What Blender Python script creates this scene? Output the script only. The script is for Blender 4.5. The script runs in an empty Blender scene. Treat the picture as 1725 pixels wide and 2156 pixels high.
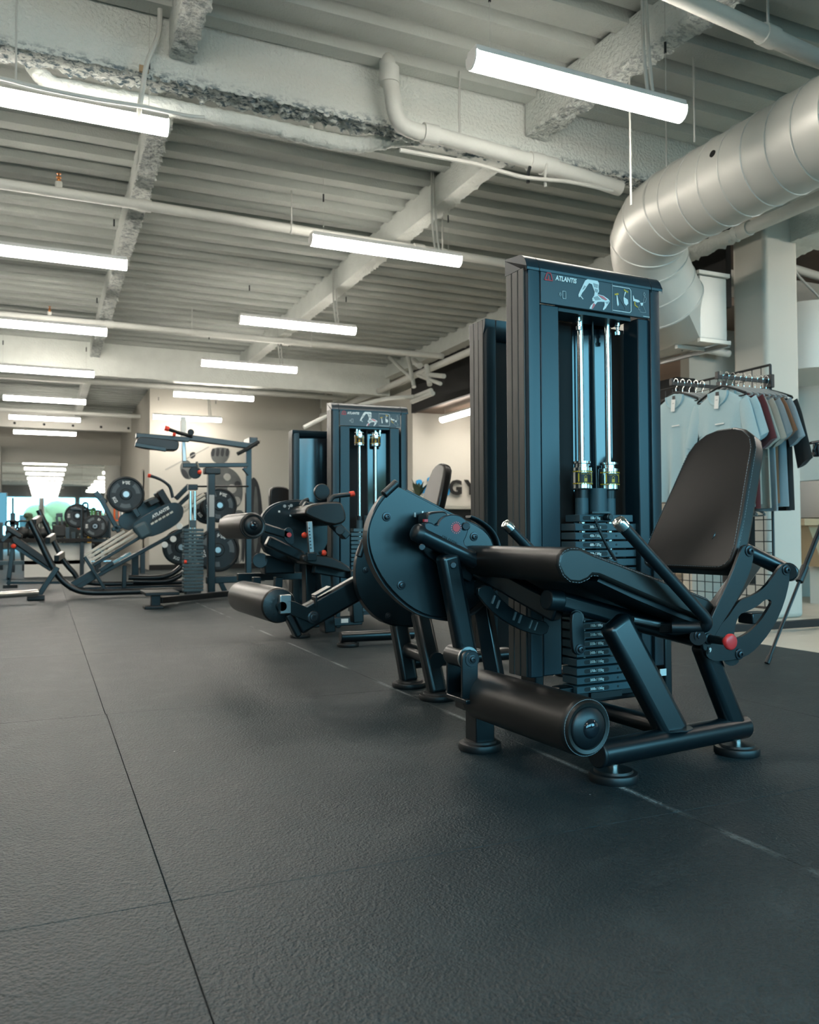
import bpy, bmesh, math, random
from mathutils import Vector as V, Matrix, noise
random.seed(7)
C = bpy.context.scene.collection
SC = bpy.context.scene
PI = math.pi

# ------------------------------------------------------------------ camera
CAM_H = 0.66
FPX, CX, CY = 1740.0, 862.5, 1078.0
_y, _p, _r = math.radians(23.8), math.radians(1.62), math.radians(-0.25)
_f = V((math.sin(_y)*math.cos(_p), math.cos(_y)*math.cos(_p), math.sin(_p)))
_a = V((math.cos(_y), -math.sin(_y), 0)); _b = _a.cross(_f)
CR = math.cos(_r)*_a + math.sin(_r)*_b
CU = -math.sin(_r)*_a + math.cos(_r)*_b
CO = V((0, 0, CAM_H))
cam = bpy.data.cameras.new('camera'); camo = bpy.data.objects.new('camera', cam); C.objects.link(camo)
camo.matrix_world = Matrix(((CR.x, CU.x, -_f.x, 0), (CR.y, CU.y, -_f.y, 0), (CR.z, CU.z, -_f.z, CAM_H), (0, 0, 0, 1)))
cam.sensor_fit = 'HORIZONTAL'; cam.sensor_width = 36.0; cam.lens = 36.0*FPX/1725.0
cam.clip_start = 0.05; cam.clip_end = 200
cam.dof.use_dof = True; cam.dof.focus_distance = 2.45; cam.dof.aperture_fstop = 7.0
SC.camera = camo

# ------------------------------------------------------------------ daylight and exposure
world = bpy.data.worlds.new('daylight'); SC.world = world; world.use_nodes = True
_n = world.node_tree.nodes; _l = world.node_tree.links
_bg = _n['Background']; _bg.inputs['Color'].default_value = (0.24, 0.74, 1.0, 1); _bg.inputs['Strength'].default_value = 12.5
SC.view_settings.view_transform = 'Standard'; SC.view_settings.look = 'None'
SC.view_settings.exposure = 0.0; SC.view_settings.gamma = 1.0
SC.view_settings.use_curve_mapping = False
SC.cycles.use_denoising = True
SC.cycles.use_adaptive_sampling = True; SC.cycles.adaptive_threshold = .025
SC.cycles.max_bounces = 7; SC.cycles.diffuse_bounces = 4; SC.cycles.glossy_bounces = 4
SC.cycles.sample_clamp_indirect = 6.0
SC.cycles.caustics_reflective = False; SC.cycles.caustics_refractive = False
WINDOWS = [(-2.2, -0.3), (-0.1, 1.6), (1.8, 4.15), (4.55, 8.4)]   # in the wall behind the camera
WIN_Y, WIN_Z0, WIN_Z1 = -4.0, 0.75, 2.95
LED = (1.0, 0.925, 0.82); LED_STRENGTH = 54.0
def window_portal(x0, x1):
    L = bpy.data.lights.new('window_daylight', 'AREA'); L.shape = 'RECTANGLE'; L.size = x1-x0; L.size_y = WIN_Z1-WIN_Z0
    L.cycles.is_portal = True
    o = bpy.data.objects.new('window_daylight', L); C.objects.link(o)
    o.location = ((x0+x1)/2, WIN_Y-0.16, (WIN_Z0+WIN_Z1)/2); o.rotation_euler = (PI/2, 0, 0)   # shines to +Y
for _w in WINDOWS: window_portal(*_w)

# ------------------------------------------------------------------ helpers
def A(px, py, y):                      # point of the plane Y = y seen at a pixel of the photograph
    d = CR*((px-CX)/FPX) - CU*((py-CY)/FPX) + _f
    return CO + d*(y/d.y)
def AX(px, py, x):
    d = CR*((px-CX)/FPX) - CU*((py-CY)/FPX) + _f
    return CO + d*(x/d.x)
def G(px, py, z=0.0):
    d = CR*((px-CX)/FPX) - CU*((py-CY)/FPX) + _f
    return CO + d*((z-CAM_H)/d.z)
class Frame:                           # a machine's own axes: u to its right, w away from the camera
    def __init__(s, o, deg):
        t = math.radians(deg); s.o = V(o); s.u = V((math.cos(t), math.sin(t), 0)); s.w = V((-math.sin(t), math.cos(t), 0))
    def P(s, a, b, c): return s.o + s.u*a + s.w*b + V((0, 0, c))
    def Q(s, px, py, b):
        d = CR*((px-CX)/FPX) - CU*((py-CY)/FPX) + _f
        t = (b - (CO-s.o).dot(s.w))/d.dot(s.w)
        return CO + d*t
WL = {}                                # world place of every object's origin
def perp(d):
    d = d.normalized(); a = V((0, 0, 1)) if abs(d.z) < .9 else V((1, 0, 0))
    s = d.cross(a).normalized(); return s, s.cross(d)
class MB:
    def __init__(s): s.bm = bmesh.new()
    def loft(s, rings, cap=True, closed=True):
        vs = [[s.bm.verts.new(p) for p in r] for r in rings]; n = len(vs[0])
        for a, b in zip(vs, vs[1:]):
            for i in range(n if closed else n-1):
                j = (i+1) % n; s.bm.faces.new((a[i], a[j], b[j], b[i]))
        if cap:
            s.bm.faces.new(list(reversed(vs[0]))); s.bm.faces.new(vs[-1])
        return s
    def box(s, c, size, u=V((1, 0, 0)), w=V((0, 1, 0)), t=V((0, 0, 1))):
        c = V(c); a, b, h = u*(size[0]/2), w*(size[1]/2), t*(size[2]/2)
        return s.loft([[c-a-b-h, c+a-b-h, c+a+b-h, c-a+b-h], [c-a-b+h, c+a-b+h, c+a+b+h, c-a+b+h]])
    def bar(s, p, q, w, h, up=V((0, 0, 1))):
        p, q = V(p), V(q); d = (q-p).normalized(); sd = d.cross(V(up)).normalized(); up = sd.cross(d)
        r = lambda o: [o-sd*w/2-up*h/2, o+sd*w/2-up*h/2, o+sd*w/2+up*h/2, o-sd*w/2+up*h/2]
        return s.loft([r(p), r(q)])
    def tube(s, pts, r, seg=14, cap=True, flat=1.0):
        pts = [V(p) for p in pts]; rings = []; sd, up = perp(pts[1]-pts[0])
        rr = r if isinstance(r, (list, tuple)) else [r]*len(pts)
        for i, p in enumerate(pts):
            d = (pts[min(i+1, len(pts)-1)]-pts[max(i-1, 0)]).normalized()
            sd = (sd-d*sd.dot(d)).normalized(); up = sd.cross(d)
            rings.append([p+sd*rr[i]*math.cos(2*PI*k/seg)+up*rr[i]*flat*math.sin(2*PI*k/seg) for k in range(seg)])
        return s.loft(rings, cap)
    def lathe(s, o, ax, prof, seg=24, cap=True):
        o = V(o); ax = V(ax).normalized(); sd, up = perp(ax)
        return s.loft([[o+ax*t+(sd*math.cos(2*PI*k/seg)+up*math.sin(2*PI*k/seg))*max(r, 1e-4) for k in range(seg)] for t, r in prof], cap)
    def cyl(s, p, q, r, seg=20): return s.tube([p, q], r, seg)
    def prism(s, pts, n):
        n = V(n); return s.loft([[V(p) for p in pts], [V(p)+n for p in pts]])
    def face(s, pts): s.bm.faces.new([s.bm.verts.new(p) for p in pts]); return s
    def ball(s, c, r, seg=14): return s.lathe(c, (0, 0, 1), [(-r*math.cos(PI*i/8), r*math.sin(PI*i/8)) for i in range(9)], seg)
    def done(s, name, mat, parent=None, kind=None, bevel=0, seg=2, ang=35, label=None, cat=None, group=None, recalc=True):
        me = bpy.data.meshes.new(name)
        if recalc: bmesh.ops.recalc_face_normals(s.bm, faces=s.bm.faces)
        o = bpy.data.objects.new(name, me)
        if parent is None:
            lo = V([min(v.co[i] for v in s.bm.verts) for i in range(3)]); hi = V([max(v.co[i] for v in s.bm.verts) for i in range(3)])
            org = V(((lo.x+hi.x)/2, (lo.y+hi.y)/2, lo.z)); o.location = org
        else:
            org = WL[parent.name]; o.parent = parent
        bmesh.ops.translate(s.bm, verts=s.bm.verts, vec=-org)
        s.bm.to_mesh(me); s.bm.free()
        me.materials.append(M[mat]); C.objects.link(o); WL[o.name] = org
        me.polygons.foreach_set('use_smooth', [True]*len(me.polygons)); me.set_sharp_from_angle(angle=math.radians(ang))
        if bevel:
            b = o.modifiers.new('edge', 'BEVEL'); b.width = bevel; b.segments = seg; b.limit_method = 'ANGLE'; b.angle_limit = math.radians(40)
            b.harden_normals = False
        if kind: o['kind'] = kind
        if label: o['label'] = label
        if cat: o['category'] = cat
        if group: o['group'] = group
        return o
def thing(name, label, cat, loc, group=None):
    o = bpy.data.objects.new(name, None); C.objects.link(o); o.location = loc; o.empty_display_size = .1
    WL[o.name] = V(loc); o['label'] = label; o['category'] = cat
    if group: o['group'] = group
    return o
def dup(root, dloc, label=None):
    def cp(o, par):
        c = o.copy(); C.objects.link(c); WL[c.name] = WL[o.name]+V(dloc)
        if par: c.parent = par
        for k in o.children: cp(k, c)
        return c
    r = cp(root, None); r.location = root.location+V(dloc)
    if label: r['label'] = label
    return r
def text(body, at, xd, ud, size, mat, parent, name='lettering', depth=.0008, shear=0, bold=0, align='CENTER', label=None, narrow=1.0):
    cu = bpy.data.curves.new('t', 'FONT'); cu.body = body; cu.size = size; cu.align_x = align; cu.align_y = 'CENTER'
    cu.extrude = depth; cu.shear = shear; cu.offset = bold; cu.resolution_u = 3
    o = bpy.data.objects.new('t', cu); C.objects.link(o)
    me = bpy.data.meshes.new_from_object(o); bpy.data.objects.remove(o); me.name = name
    xd = V(xd).normalized(); ud = V(ud).normalized(); nd = xd.cross(ud)
    ob = bpy.data.objects.new(name, me); ob.parent = parent; org = WL[parent.name] if parent else V((0, 0, 0))
    for v in me.vertices: v.co = V(at)+xd*v.co.x*narrow+ud*v.co.y+nd*(v.co.z+depth)-org
    me.materials.clear(); me.materials.append(M[mat]); C.objects.link(ob); WL[ob.name] = org
    if label: ob['label'] = label
    return ob
def arc(c, r, a0, a1, n, u, t):
    return [V(c)+u*r*math.cos(a0+(a1-a0)*i/n)+t*r*math.sin(a0+(a1-a0)*i/n) for i in range(n+1)]
def smooth_poly(pts, it=2):             # Chaikin corner cutting on a closed outline
    pts = [V(p) for p in pts]
    for _ in range(it):
        o = []
        for a, b in zip(pts, pts[1:]+pts[:1]): o += [a*.75+b*.25, a*.25+b*.75]
        pts = o
    return pts
def spline(pts, n=6):
    pts = [V(p) for p in pts]; o = []
    for i in range(len(pts)-1):
        p0, p1, p2, p3 = pts[max(i-1, 0)], pts[i], pts[i+1], pts[min(i+2, len(pts)-1)]
        for k in range(n):
            t = k/n; o.append(.5*((2*p1)+(p2-p0)*t+(2*p0-5*p1+4*p2-p3)*t*t+(3*p1-p0-3*p2+p3)*t**3))
    return o+[pts[-1]]

# ------------------------------------------------------------------ materials
M = {}
def mat(name, col, rough=.5, metal=0.0, spec=.5, bump=None, var=None, emit=None, coat=0.0, sheen=0.0):
    m = bpy.data.materials.new(name); m.use_nodes = True; nt = m.node_tree; b = nt.nodes['Principled BSDF']
    b.inputs['Base Color'].default_value = (*col, 1); b.inputs['Roughness'].default_value = rough; b.inputs['Metallic'].default_value = metal
    b.inputs['Specular IOR Level'].default_value = spec; b.inputs['Coat Weight'].default_value = coat; b.inputs['Sheen Weight'].default_value = sheen
    tc = nt.nodes.new('ShaderNodeTexCoord')
    if var:                               # (scale, amount): mottled tone of the surface itself
        nz = nt.nodes.new('ShaderNodeTexNoise'); nz.inputs['Scale'].default_value = var[0]; nz.inputs['Detail'].default_value = 6
        nt.links.new(tc.outputs['Object'], nz.inputs['Vector'])
        mx = nt.nodes.new('ShaderNodeMix'); mx.data_type = 'RGBA'
        mx.inputs['A'].default_value = (*[c*(1-var[1]) for c in col], 1); mx.inputs['B'].default_value = (*[min(1, c*(1+var[1])) for c in col], 1)
        nt.links.new(nz.outputs['Fac'], mx.inputs['Factor']); nt.links.new(mx.outputs['Result'], b.inputs['Base Color'])
    if bump:                              # (scale, strength, distance)
        nz = nt.nodes.new('ShaderNodeTexNoise'); nz.inputs['Scale'].default_value = bump[0]; nz.inputs['Detail'].default_value = 5
        nt.links.new(tc.outputs['Object'], nz.inputs['Vector'])
        bp = nt.nodes.new('ShaderNodeBump'); bp.inputs['Strength'].default_value = bump[1]; bp.inputs['Distance'].default_value = bump[2]
        nt.links.new(nz.outputs['Fac'], bp.inputs['Height']); nt.links.new(bp.outputs['Normal'], b.inputs['Normal'])
    if emit:
        b.inputs['Emission Color'].default_value = (*emit[0], 1); b.inputs['Emission Strength'].default_value = emit[1]
    M[name] = m; return m
mat('black_metal', (.0015, .0045, .0065), .30, spec=.6, bump=(420, .05, .0006))
mat('black_plastic', (.003, .006, .008), .40, bump=(600, .1, .0004))
mat('gloss_black', (.006, .010, .014), .07, spec=.6)
mat('shroud', (.006, .018, .026), .36, spec=.5, bump=(700, .08, .0004))
mat('shroud_side_lit', (.026, .028, .027), .40, bump=(700, .08, .0004))  # same shroud, its side light put into a greyer colour
mat('upholstery', (.0095, .0078, .0068), .37, spec=.5, bump=(900, .16, .0006), coat=.0)
mat('upholstery_blue_lit', (.060, .085, .105), .40, spec=.45, bump=(500, .12, .0006))  # vinyl with blue daylight put into its colour; not assigned
mat('stitch', (.13, .15, .16), .7)
mat('rubber', (.004, .0055, .0065), .45, bump=(300, .15, .0008))
mat('chrome', (.78, .77, .74), .16, metal=1.0)
mat('steel', (.45, .46, .46), .35, metal=1.0, bump=(300, .05, .0004))
mat('bolt', (.035, .04, .045), .3, metal=.6)
mat('plate', (.040, .075, .090), .45, spec=.45, bump=(500, .1, .0004))
mat('label_black', (.004, .005, .006), .5)
mat('white_print', (.75, .76, .73), .6)
mat('grey_print', (.34, .36, .36), .6)
mat('dark_print', (.10, .12, .13), .6)
mat('red_print', (.50, .035, .04), .5)
mat('pink_print', (.62, .16, .17), .6)
mat('yellow_print', (.62, .36, .02), .5)
mat('banner', (.050, .066, .076), .42)
mat('red_knob', (.62, .03, .03), .35, spec=.5)
mat('bright_red', (.75, .05, .02), .4)  # plain bright red of knobs, tips and pins
mat('white_paint', (.70, .69, .64), .75, bump=(60, .15, .002), var=(1.2, .05))
mat('sprayed', (.73, .76, .72), .95, bump=(55, .8, .012), var=(7, .10))
mat('satin_black', (.004, .008, .012), .16, spec=.6)
mat('deck', (.50, .53, .50), .9, bump=(70, .6, .008), var=(3, .12))
mat('pipe_white', (.66, .67, .63), .7, bump=(45, .4, .004), var=(6, .08))
mat('duct', (.66, .655, .61), .42, metal=.15, bump=(6, .05, .01), var=(2, .04))
mat('lamp_housing', (.74, .74, .72), .5)
mat('diffuser', (.85, .85, .85), .5, emit=(LED, LED_STRENGTH))
mat('cable', (.55, .56, .53), .6)
mat('brass', (.42, .17, .05), .35, metal=.9)
mat('asphalt', (.035, .035, .035), .9)
mat('unseen_dark_wall', (.10, .10, .095), .8)  # unseen wall kept dark so the machines mirror less fill
mat('wall', (.53, .51, .455), .85, bump=(40, .08, .002), var=(.7, .03))
mat('fascia_black', (.008, .008, .008), .8)
mat('soffit_wood', (.115, .075, .052), .55, var=(4, .25))
mat('light_wood', (.56, .51, .43), .45, var=(3, .10))
mat('desk_wood', (.42, .31, .19), .5, var=(6, .12))
mat('mirror', (.86, .89, .88), .015, metal=1.0)
mat('blue_sign', (.02, .28, .60), .5)
mat('black_sign', (.008, .008, .008), .5)
mat('tree_leaf', (.20, .13, .05), .8, var=(2, .3))
mat('leaf', (.05, .075, .04), .6, var=(5, .3))
mat('shirt_blue', (.36, .50, .53), .9, bump=(60, .25, .004), sheen=.2)
mat('shirt_maroon', (.075, .010, .012), .9, bump=(60, .25, .004), sheen=.2)
mat('shirt_cream', (.33, .30, .25), .9, bump=(60, .25, .004), sheen=.2)
mat('shirt_grey', (.22, .26, .28), .9, bump=(60, .25, .004), sheen=.2)
mat('shirt_black', (.012, .012, .012), .9, bump=(60, .25, .004), sheen=.1)
mat('shirt_rust', (.17, .07, .03), .9, bump=(60, .25, .004), sheen=.2)
mat('hanger_grey', (.30, .32, .32), .5)
mat('wire_black', (.010, .011, .012), .45)
mat('rail_steel', (.58, .52, .43), .40, metal=.15)
mat('orange', (.70, .12, .02), .6)
mat('green', (.06, .22, .05), .6)
mat('yellow', (.65, .38, .03), .6)
def floor_mat():
    m = bpy.data.materials.new('rubber_floor'); m.use_nodes = True; nt = m.node_tree; b = nt.nodes['Principled BSDF']; L = nt.links.new
    g = nt.nodes.new('ShaderNodeNewGeometry')
    def nz(sc, det=4, rough=.5):
        n = nt.nodes.new('ShaderNodeTexNoise'); n.inputs['Scale'].default_value = sc; n.inputs['Detail'].default_value = det; n.inputs['Roughness'].default_value = rough
        L(g.outputs['Position'], n.inputs['Vector']); return n
    big = nz(.9, 5); mid = nz(6, 6, .65)
    r = nt.nodes.new('ShaderNodeValToRGB'); e = r.color_ramp.elements
    e[0].position = .30; e[0].color = (.0045, .0105, .0130, 1); e[1].position = .75; e[1].color = (.0100, .0190, .0215, 1)
    L(big.outputs['Fac'], r.inputs['Fac'])
    du = nt.nodes.new('ShaderNodeValToRGB'); du.color_ramp.elements[0].position = .52; du.color_ramp.elements[1].position = .82
    du.color_ramp.elements[1].color = (.28, .28, .28, 1)
    L(mid.outputs['Fac'], du.inputs['Fac'])
    mx = nt.nodes.new('ShaderNodeMix'); mx.data_type = 'RGBA'; L(du.outputs['Color'], mx.inputs['Factor']); L(r.outputs['Color'], mx.inputs['A']); mx.inputs['B'].default_value = (.045, .062, .065, 1)
    # scattered pale specks of dust
    vs = nt.nodes.new('ShaderNodeTexVoronoi'); vs.inputs['Scale'].default_value = 9; vs.inputs['Randomness'].default_value = 1; L(g.outputs['Position'], vs.inputs['Vector'])
    lt = nt.nodes.new('ShaderNodeMath'); lt.operation = 'LESS_THAN'; lt.inputs[1].default_value = .022; L(vs.outputs['Distance'], lt.inputs[0])
    sp = nt.nodes.new('ShaderNodeTexNoise'); sp.inputs['Scale'].default_value = 3.1; L(g.outputs['Position'], sp.inputs['Vector'])
    gt = nt.nodes.new('ShaderNodeMath'); gt.operation = 'GREATER_THAN'; gt.inputs[1].default_value = .56; L(sp.outputs['Fac'], gt.inputs[0])
    mu = nt.nodes.new('ShaderNodeMath'); mu.operation = 'MULTIPLY'; L(lt.outputs[0], mu.inputs[0]); L(gt.outputs[0], mu.inputs[1])
    m2 = nt.nodes.new('ShaderNodeMix'); m2.data_type = 'RGBA'; L(mu.outputs[0], m2.inputs['Factor']); L(mx.outputs['Result'], m2.inputs['A']); m2.inputs['B'].default_value = (.30, .31, .30, 1)
    # pale dust caught along the joint in front of the machines, and grain tops toned lighter than the hollows
    sx = nt.nodes.new('ShaderNodeSeparateXYZ'); L(g.outputs['Position'], sx.inputs[0])
    def mth(op, a, b_=None):
        n = nt.nodes.new('ShaderNodeMath'); n.operation = op
        for k, v in enumerate((a, b_)):
            if v is None: continue
            if isinstance(v, (int, float)): n.inputs[k].default_value = v
            else: L(v, n.inputs[k])
        return n.outputs[0]
    ds = mth('ABSOLUTE', mth('SUBTRACT', sx.outputs['X'], 1.382))
    ln = mth('MAXIMUM', mth('SUBTRACT', 1.0, mth('DIVIDE', ds, .014)), 0.0)
    pn = nz(2.3, 4); pm = nt.nodes.new('ShaderNodeMapRange'); pm.inputs['From Min'].default_value = .45; pm.inputs['From Max'].default_value = .62; L(pn.outputs['Fac'], pm.inputs['Value'])
    dust = mth('MULTIPLY', mth('MULTIPLY', ln, pm.outputs['Result']), mth('MULTIPLY', nz(70, 3).outputs['Fac'], 1.0))
    m3 = nt.nodes.new('ShaderNodeMix'); m3.data_type = 'RGBA'; L(dust, m3.inputs['Factor']); L(m2.outputs['Result'], m3.inputs['A']); m3.inputs['B'].default_value = (.30, .34, .34, 1)
    vg = nt.nodes.new('ShaderNodeTexVoronoi'); vg.inputs['Scale'].default_value = 150; L(g.outputs['Position'], vg.inputs['Vector'])
    gr = nt.nodes.new('ShaderNodeMapRange'); gr.inputs['From Max'].default_value = .6; gr.inputs['To Min'].default_value = .45; gr.inputs['To Max'].default_value = 1.7; L(vg.outputs['Distance'], gr.inputs['Value'])
    m4 = nt.nodes.new('ShaderNodeVectorMath'); m4.operation = 'SCALE'; L(m3.outputs['Result'], m4.inputs[0]); L(gr.outputs['Result'], m4.inputs['Scale'])
    L(m4.outputs['Vector'], b.inputs['Base Color'])
    rr = nt.nodes.new('ShaderNodeMapRange'); rr.inputs['To Min'].default_value = .40; rr.inputs['To Max'].default_value = .55; L(mid.outputs['Fac'], rr.inputs['Value']); L(rr.outputs['Result'], b.inputs['Roughness'])
    b.inputs['Specular IOR Level'].default_value = .36
    # hammered grain
    vo = nt.nodes.new('ShaderNodeTexVoronoi'); vo.feature = 'SMOOTH_F1'; vo.inputs['Scale'].default_value = 150; L(g.outputs['Position'], vo.inputs['Vector'])
    fine = nz(260, 2)
    ad = nt.nodes.new('ShaderNodeMath'); ad.operation = 'ADD'; L(vo.outputs['Distance'], ad.inputs[0]); L(fine.outputs['Fac'], ad.inputs[1])
    bp = nt.nodes.new('ShaderNodeBump'); bp.inputs['Strength'].default_value = .85; bp.inputs['Distance'].default_value = .0035
    L(ad.outputs[0], bp.inputs['Height']); L(bp.outputs['Normal'], b.inputs['Normal'])
    M['rubber_floor'] = m
floor_mat()
def rough_spray(name, dark):
    # sprayed fireproofing, noisy dark pits towards its ragged lower edge
    m = mat(name, (.73, .76, .72), .95, bump=(48, 1.0, .02)); nt = m.node_tree; b = nt.nodes['Principled BSDF']; L = nt.links.new
    tc = nt.nodes.new('ShaderNodeTexCoord'); sx = nt.nodes.new('ShaderNodeSeparateXYZ'); L(tc.outputs['Generated'], sx.inputs[0])
    mr = nt.nodes.new('ShaderNodeMapRange'); mr.inputs['From Min'].default_value = .22; mr.inputs['From Max'].default_value = .06; L(sx.outputs['Z'], mr.inputs['Value'])
    nz = nt.nodes.new('ShaderNodeTexNoise'); nz.inputs['Scale'].default_value = 30; nz.inputs['Detail'].default_value = 7; nz.inputs['Roughness'].default_value = .65
    mp = nt.nodes.new('ShaderNodeMapping'); mp.inputs['Scale'].default_value = (.6, 1.3, 1.3); L(tc.outputs['Object'], mp.inputs['Vector']); L(mp.outputs['Vector'], nz.inputs['Vector'])
    r = nt.nodes.new('ShaderNodeMapRange'); r.inputs['From Min'].default_value = .47; r.inputs['From Max'].default_value = .58; L(nz.outputs['Fac'], r.inputs['Value'])
    mu = nt.nodes.new('ShaderNodeMath'); mu.operation = 'MULTIPLY'; L(mr.outputs['Result'], mu.inputs[0]); L(r.outputs['Result'], mu.inputs[1])
    mx = nt.nodes.new('ShaderNodeMix'); mx.data_type = 'RGBA'; L(mu.outputs[0], mx.inputs['Factor']); mx.inputs['A'].default_value = (.73, .76, .72, 1); mx.inputs['B'].default_value = (*dark, 1)
    L(mx.outputs['Result'], b.inputs['Base Color'])
rough_spray('sprayed_ragged', (.10, .15, .18)); rough_spray('sprayed_pitted', (.38, .42, .42))
# ------------------------------------------------------------------ setting: floor
def slab(name, lo, hi, m, kind='structure', bevel=0, parent=None):
    lo, hi = V(lo), V(hi); return MB().box((lo+hi)/2, hi-lo).done(name, m, parent, kind=kind, bevel=bevel)
floor = slab('floor', (-6, -4.2, -.12), (10, 24, -.012), 'fascia_black')
def floor_piece(name, x0, x1, y0, y1, m, gap, cache={}):
    key = (name, round(x1-x0, 3), round(y1-y0, 3))
    if key in cache:
        o = cache[key].copy(); C.objects.link(o)
    else:
        o = MB().box(((x0+x1)/2, (y0+y1)/2, -.006), (x1-x0-gap, y1-y0-gap, .012)).done(name, m, floor, bevel=.0008, seg=1)
        me = o.data; off = V(((x0+x1)/2, (y0+y1)/2, 0))-WL[floor.name]
        for v in me.vertices: v.co -= off
        cache[key] = o
    o.location = V(((x0+x1)/2, (y0+y1)/2, 0))-WL[floor.name]; return o
xs = [-3.30, -2.13, -.96, .21, 1.382, 2.55, 3.93]; ys = [-.15, 1.56, 3.285, 5.01, 6.74, 8.46, 10.18, 11.9, 13.63, 15.35, 17.1, 18.8, 20.5, 22.2, 23.8]
for i in range(len(xs)-1):
    for j in range(len(ys)-1):
        dx = .004 if i == 3 and ys[j] < 3.0 else 0
        floor_piece('rubber_mat', xs[i]+dx, xs[i+1]+(.004 if i == 2 and ys[j] < 3.0 else 0), ys[j], ys[j+1], 'rubber_floor', .0018)
for i in range(16):
    for j in range(3):
        y0 = 2.6+i*.26
        floor_piece('floor_plank', 3.935+j*1.7, 5.635+j*1.7, y0, y0+.26, 'light_wood', .003)
slab('floor_2', (9.1, -4.2, -.012), (10, 13, 0), 'light_wood'); slab('floor_3', (3.935, 6.76, -.012), (9.2, 13, 0), 'light_wood')
slab('floor_4', (3.935, -4.2, -.012), (9.2, 2.6, 0), 'light_wood'); slab('floor_5', (-6, -4.2, -.012), (3.93, -.15, 0), 'rubber_floor')
slab('floor_6', (-6, -.15, -.012), (-3.3, 24, 0), 'rubber_floor'); slab('floor_7', (3.935, 13, -.012), (10, 24, 0), 'rubber_floor')

# ------------------------------------------------------------------ setting: ceiling
DECK_Z = 3.60
def deck():
    m = MB(); prof = []; y = -4.2
    while y < 24:
        prof += [(y, 0), (y+.110, 0), (y+.130, .055), (y+.268, .060), (y+.270, .105), (y+.292, .105)]; y += .295
    n = 60
    rows = []
    for k in range(n+1):
        x = -6+k*(11.7/n)
        rows.append([V((x, yy, DECK_Z+zz+.004*noise.noise(V((x*1.5, yy*2, 0))))) for yy, zz in prof])
    m.loft(rows, cap=False, closed=False)
    return m.done('ceiling', 'deck', kind='structure', ang=30, recalc=False)
deck()
slab('ceiling_2', (-6, -4.2, DECK_Z+.12), (10, 24, DECK_Z+.2), 'white_paint')
def rough_beam(name, p, q, w, z0, z1, res=.03, amp=.014, amp_low=.02, m='sprayed'):
    # a fireproofed steel beam: a box whose side and bottom faces are divided and lumped
    p, q = V(p), V(q); d = (q-p); L = d.length; d.normalize(); s = V((-d.y, d.x, 0)); nl = max(2, int(L/res)); nh = max(3, int((z1-z0)/res)); nw = max(3, int(w/res))
    prof = [(-w/2, z1-(z1-z0)*i/nh) for i in range(nh)]+[(-w/2+w*i/nw, z0) for i in range(nw)]+[(w/2, z0+(z1-z0)*i/nh) for i in range(nh+1)]
    rows = []
    for k in range(nl+1):
        o = p+d*(L*k/nl); row = []
        for a, z in prof:
            c = o+s*a; c.z = z; low = max(0, 1-(z-z0)/.07)
            h = noise.noise(c*9)*.5+noise.noise(c*24)*.5; h2 = noise.noise(c*34+V((5, 1, 2)))
            f = amp*h*.35+amp_low*low*(h2*.8+h*.5)
            c += s*(f if a > 0 else -f)*(1 if abs(a) > w*.3 else .3)+V((0, 0, -f*low)); row.append(c)
        rows.append(row)
    b = MB(); b.loft(rows, cap=False, closed=False)
    return b.done(name, m, kind='structure', ang=60, recalc=True)
GY0, GY1, GZ = 4.79, 4.95, 3.26
rough_beam('ceiling_beam', (-6, (GY0+GY1)/2, 0), (5.5, (GY0+GY1)/2, 0), GY1-GY0, GZ, DECK_Z+.03, .018, .012, .034, 'sprayed_ragged')
rough_beam('ceiling_beam_2', (-6, 13.4, 0), (5.5, 13.4, 0), .20, 3.10, DECK_Z+.03, .06, .006, .01)
rough_beam('ceiling_beam_3', (-6, 21.0, 0), (5.5, 21.0, 0), .20, 3.18, DECK_Z+.03, .08, .003, .006, 'white_paint')
rough_beam('ceiling_beam_4', (.685, 4.96, 0), (.665, 13.3, 0), .13, 3.38, DECK_Z+.03, .02, .010, .026, 'sprayed_pitted')
rough_beam('ceiling_beam_5', (.69, 0, 0), (.69, 4.78, 0), .13, 3.38, DECK_Z+.03, .02, .010, .026, 'sprayed_pitted')
rough_beam('ceiling_beam_6', (3.02, 4.96, 0), (2.94, 13.3, 0), .14, 3.38, DECK_Z+.03, .03, .010, .018)
rough_beam('ceiling_beam_7', (3.36, 0.6, 0), (3.06, 4.78, 0), .15, 3.38, DECK_Z+.03, .02, .010, .026, 'sprayed_pitted')
rough_beam('ceiling_beam_8', (.66, 13.5, 0), (.66, 20.9, 0), .13, 3.38, DECK_Z+.03, .08, .006, .01)
rough_beam('ceiling_beam_9', (5.50, 4.98, 0), (5.50, 17, 0), .18, 3.40, DECK_Z+.03, .06, .006, .010)
rough_beam('ceiling_beam_10', (5.72, 1.0, 0), (5.56, 5.3, 0), .34, 2.98, DECK_Z+.03, .03, .014, .024)

for k in range(7): MB().cyl((-1.9+.62*k, 20.90, 3.27), (-1.9+.62*k, 20.885, 3.27), .03, 10).done('bolt_hole', 'label_black', kind='structure')
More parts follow.
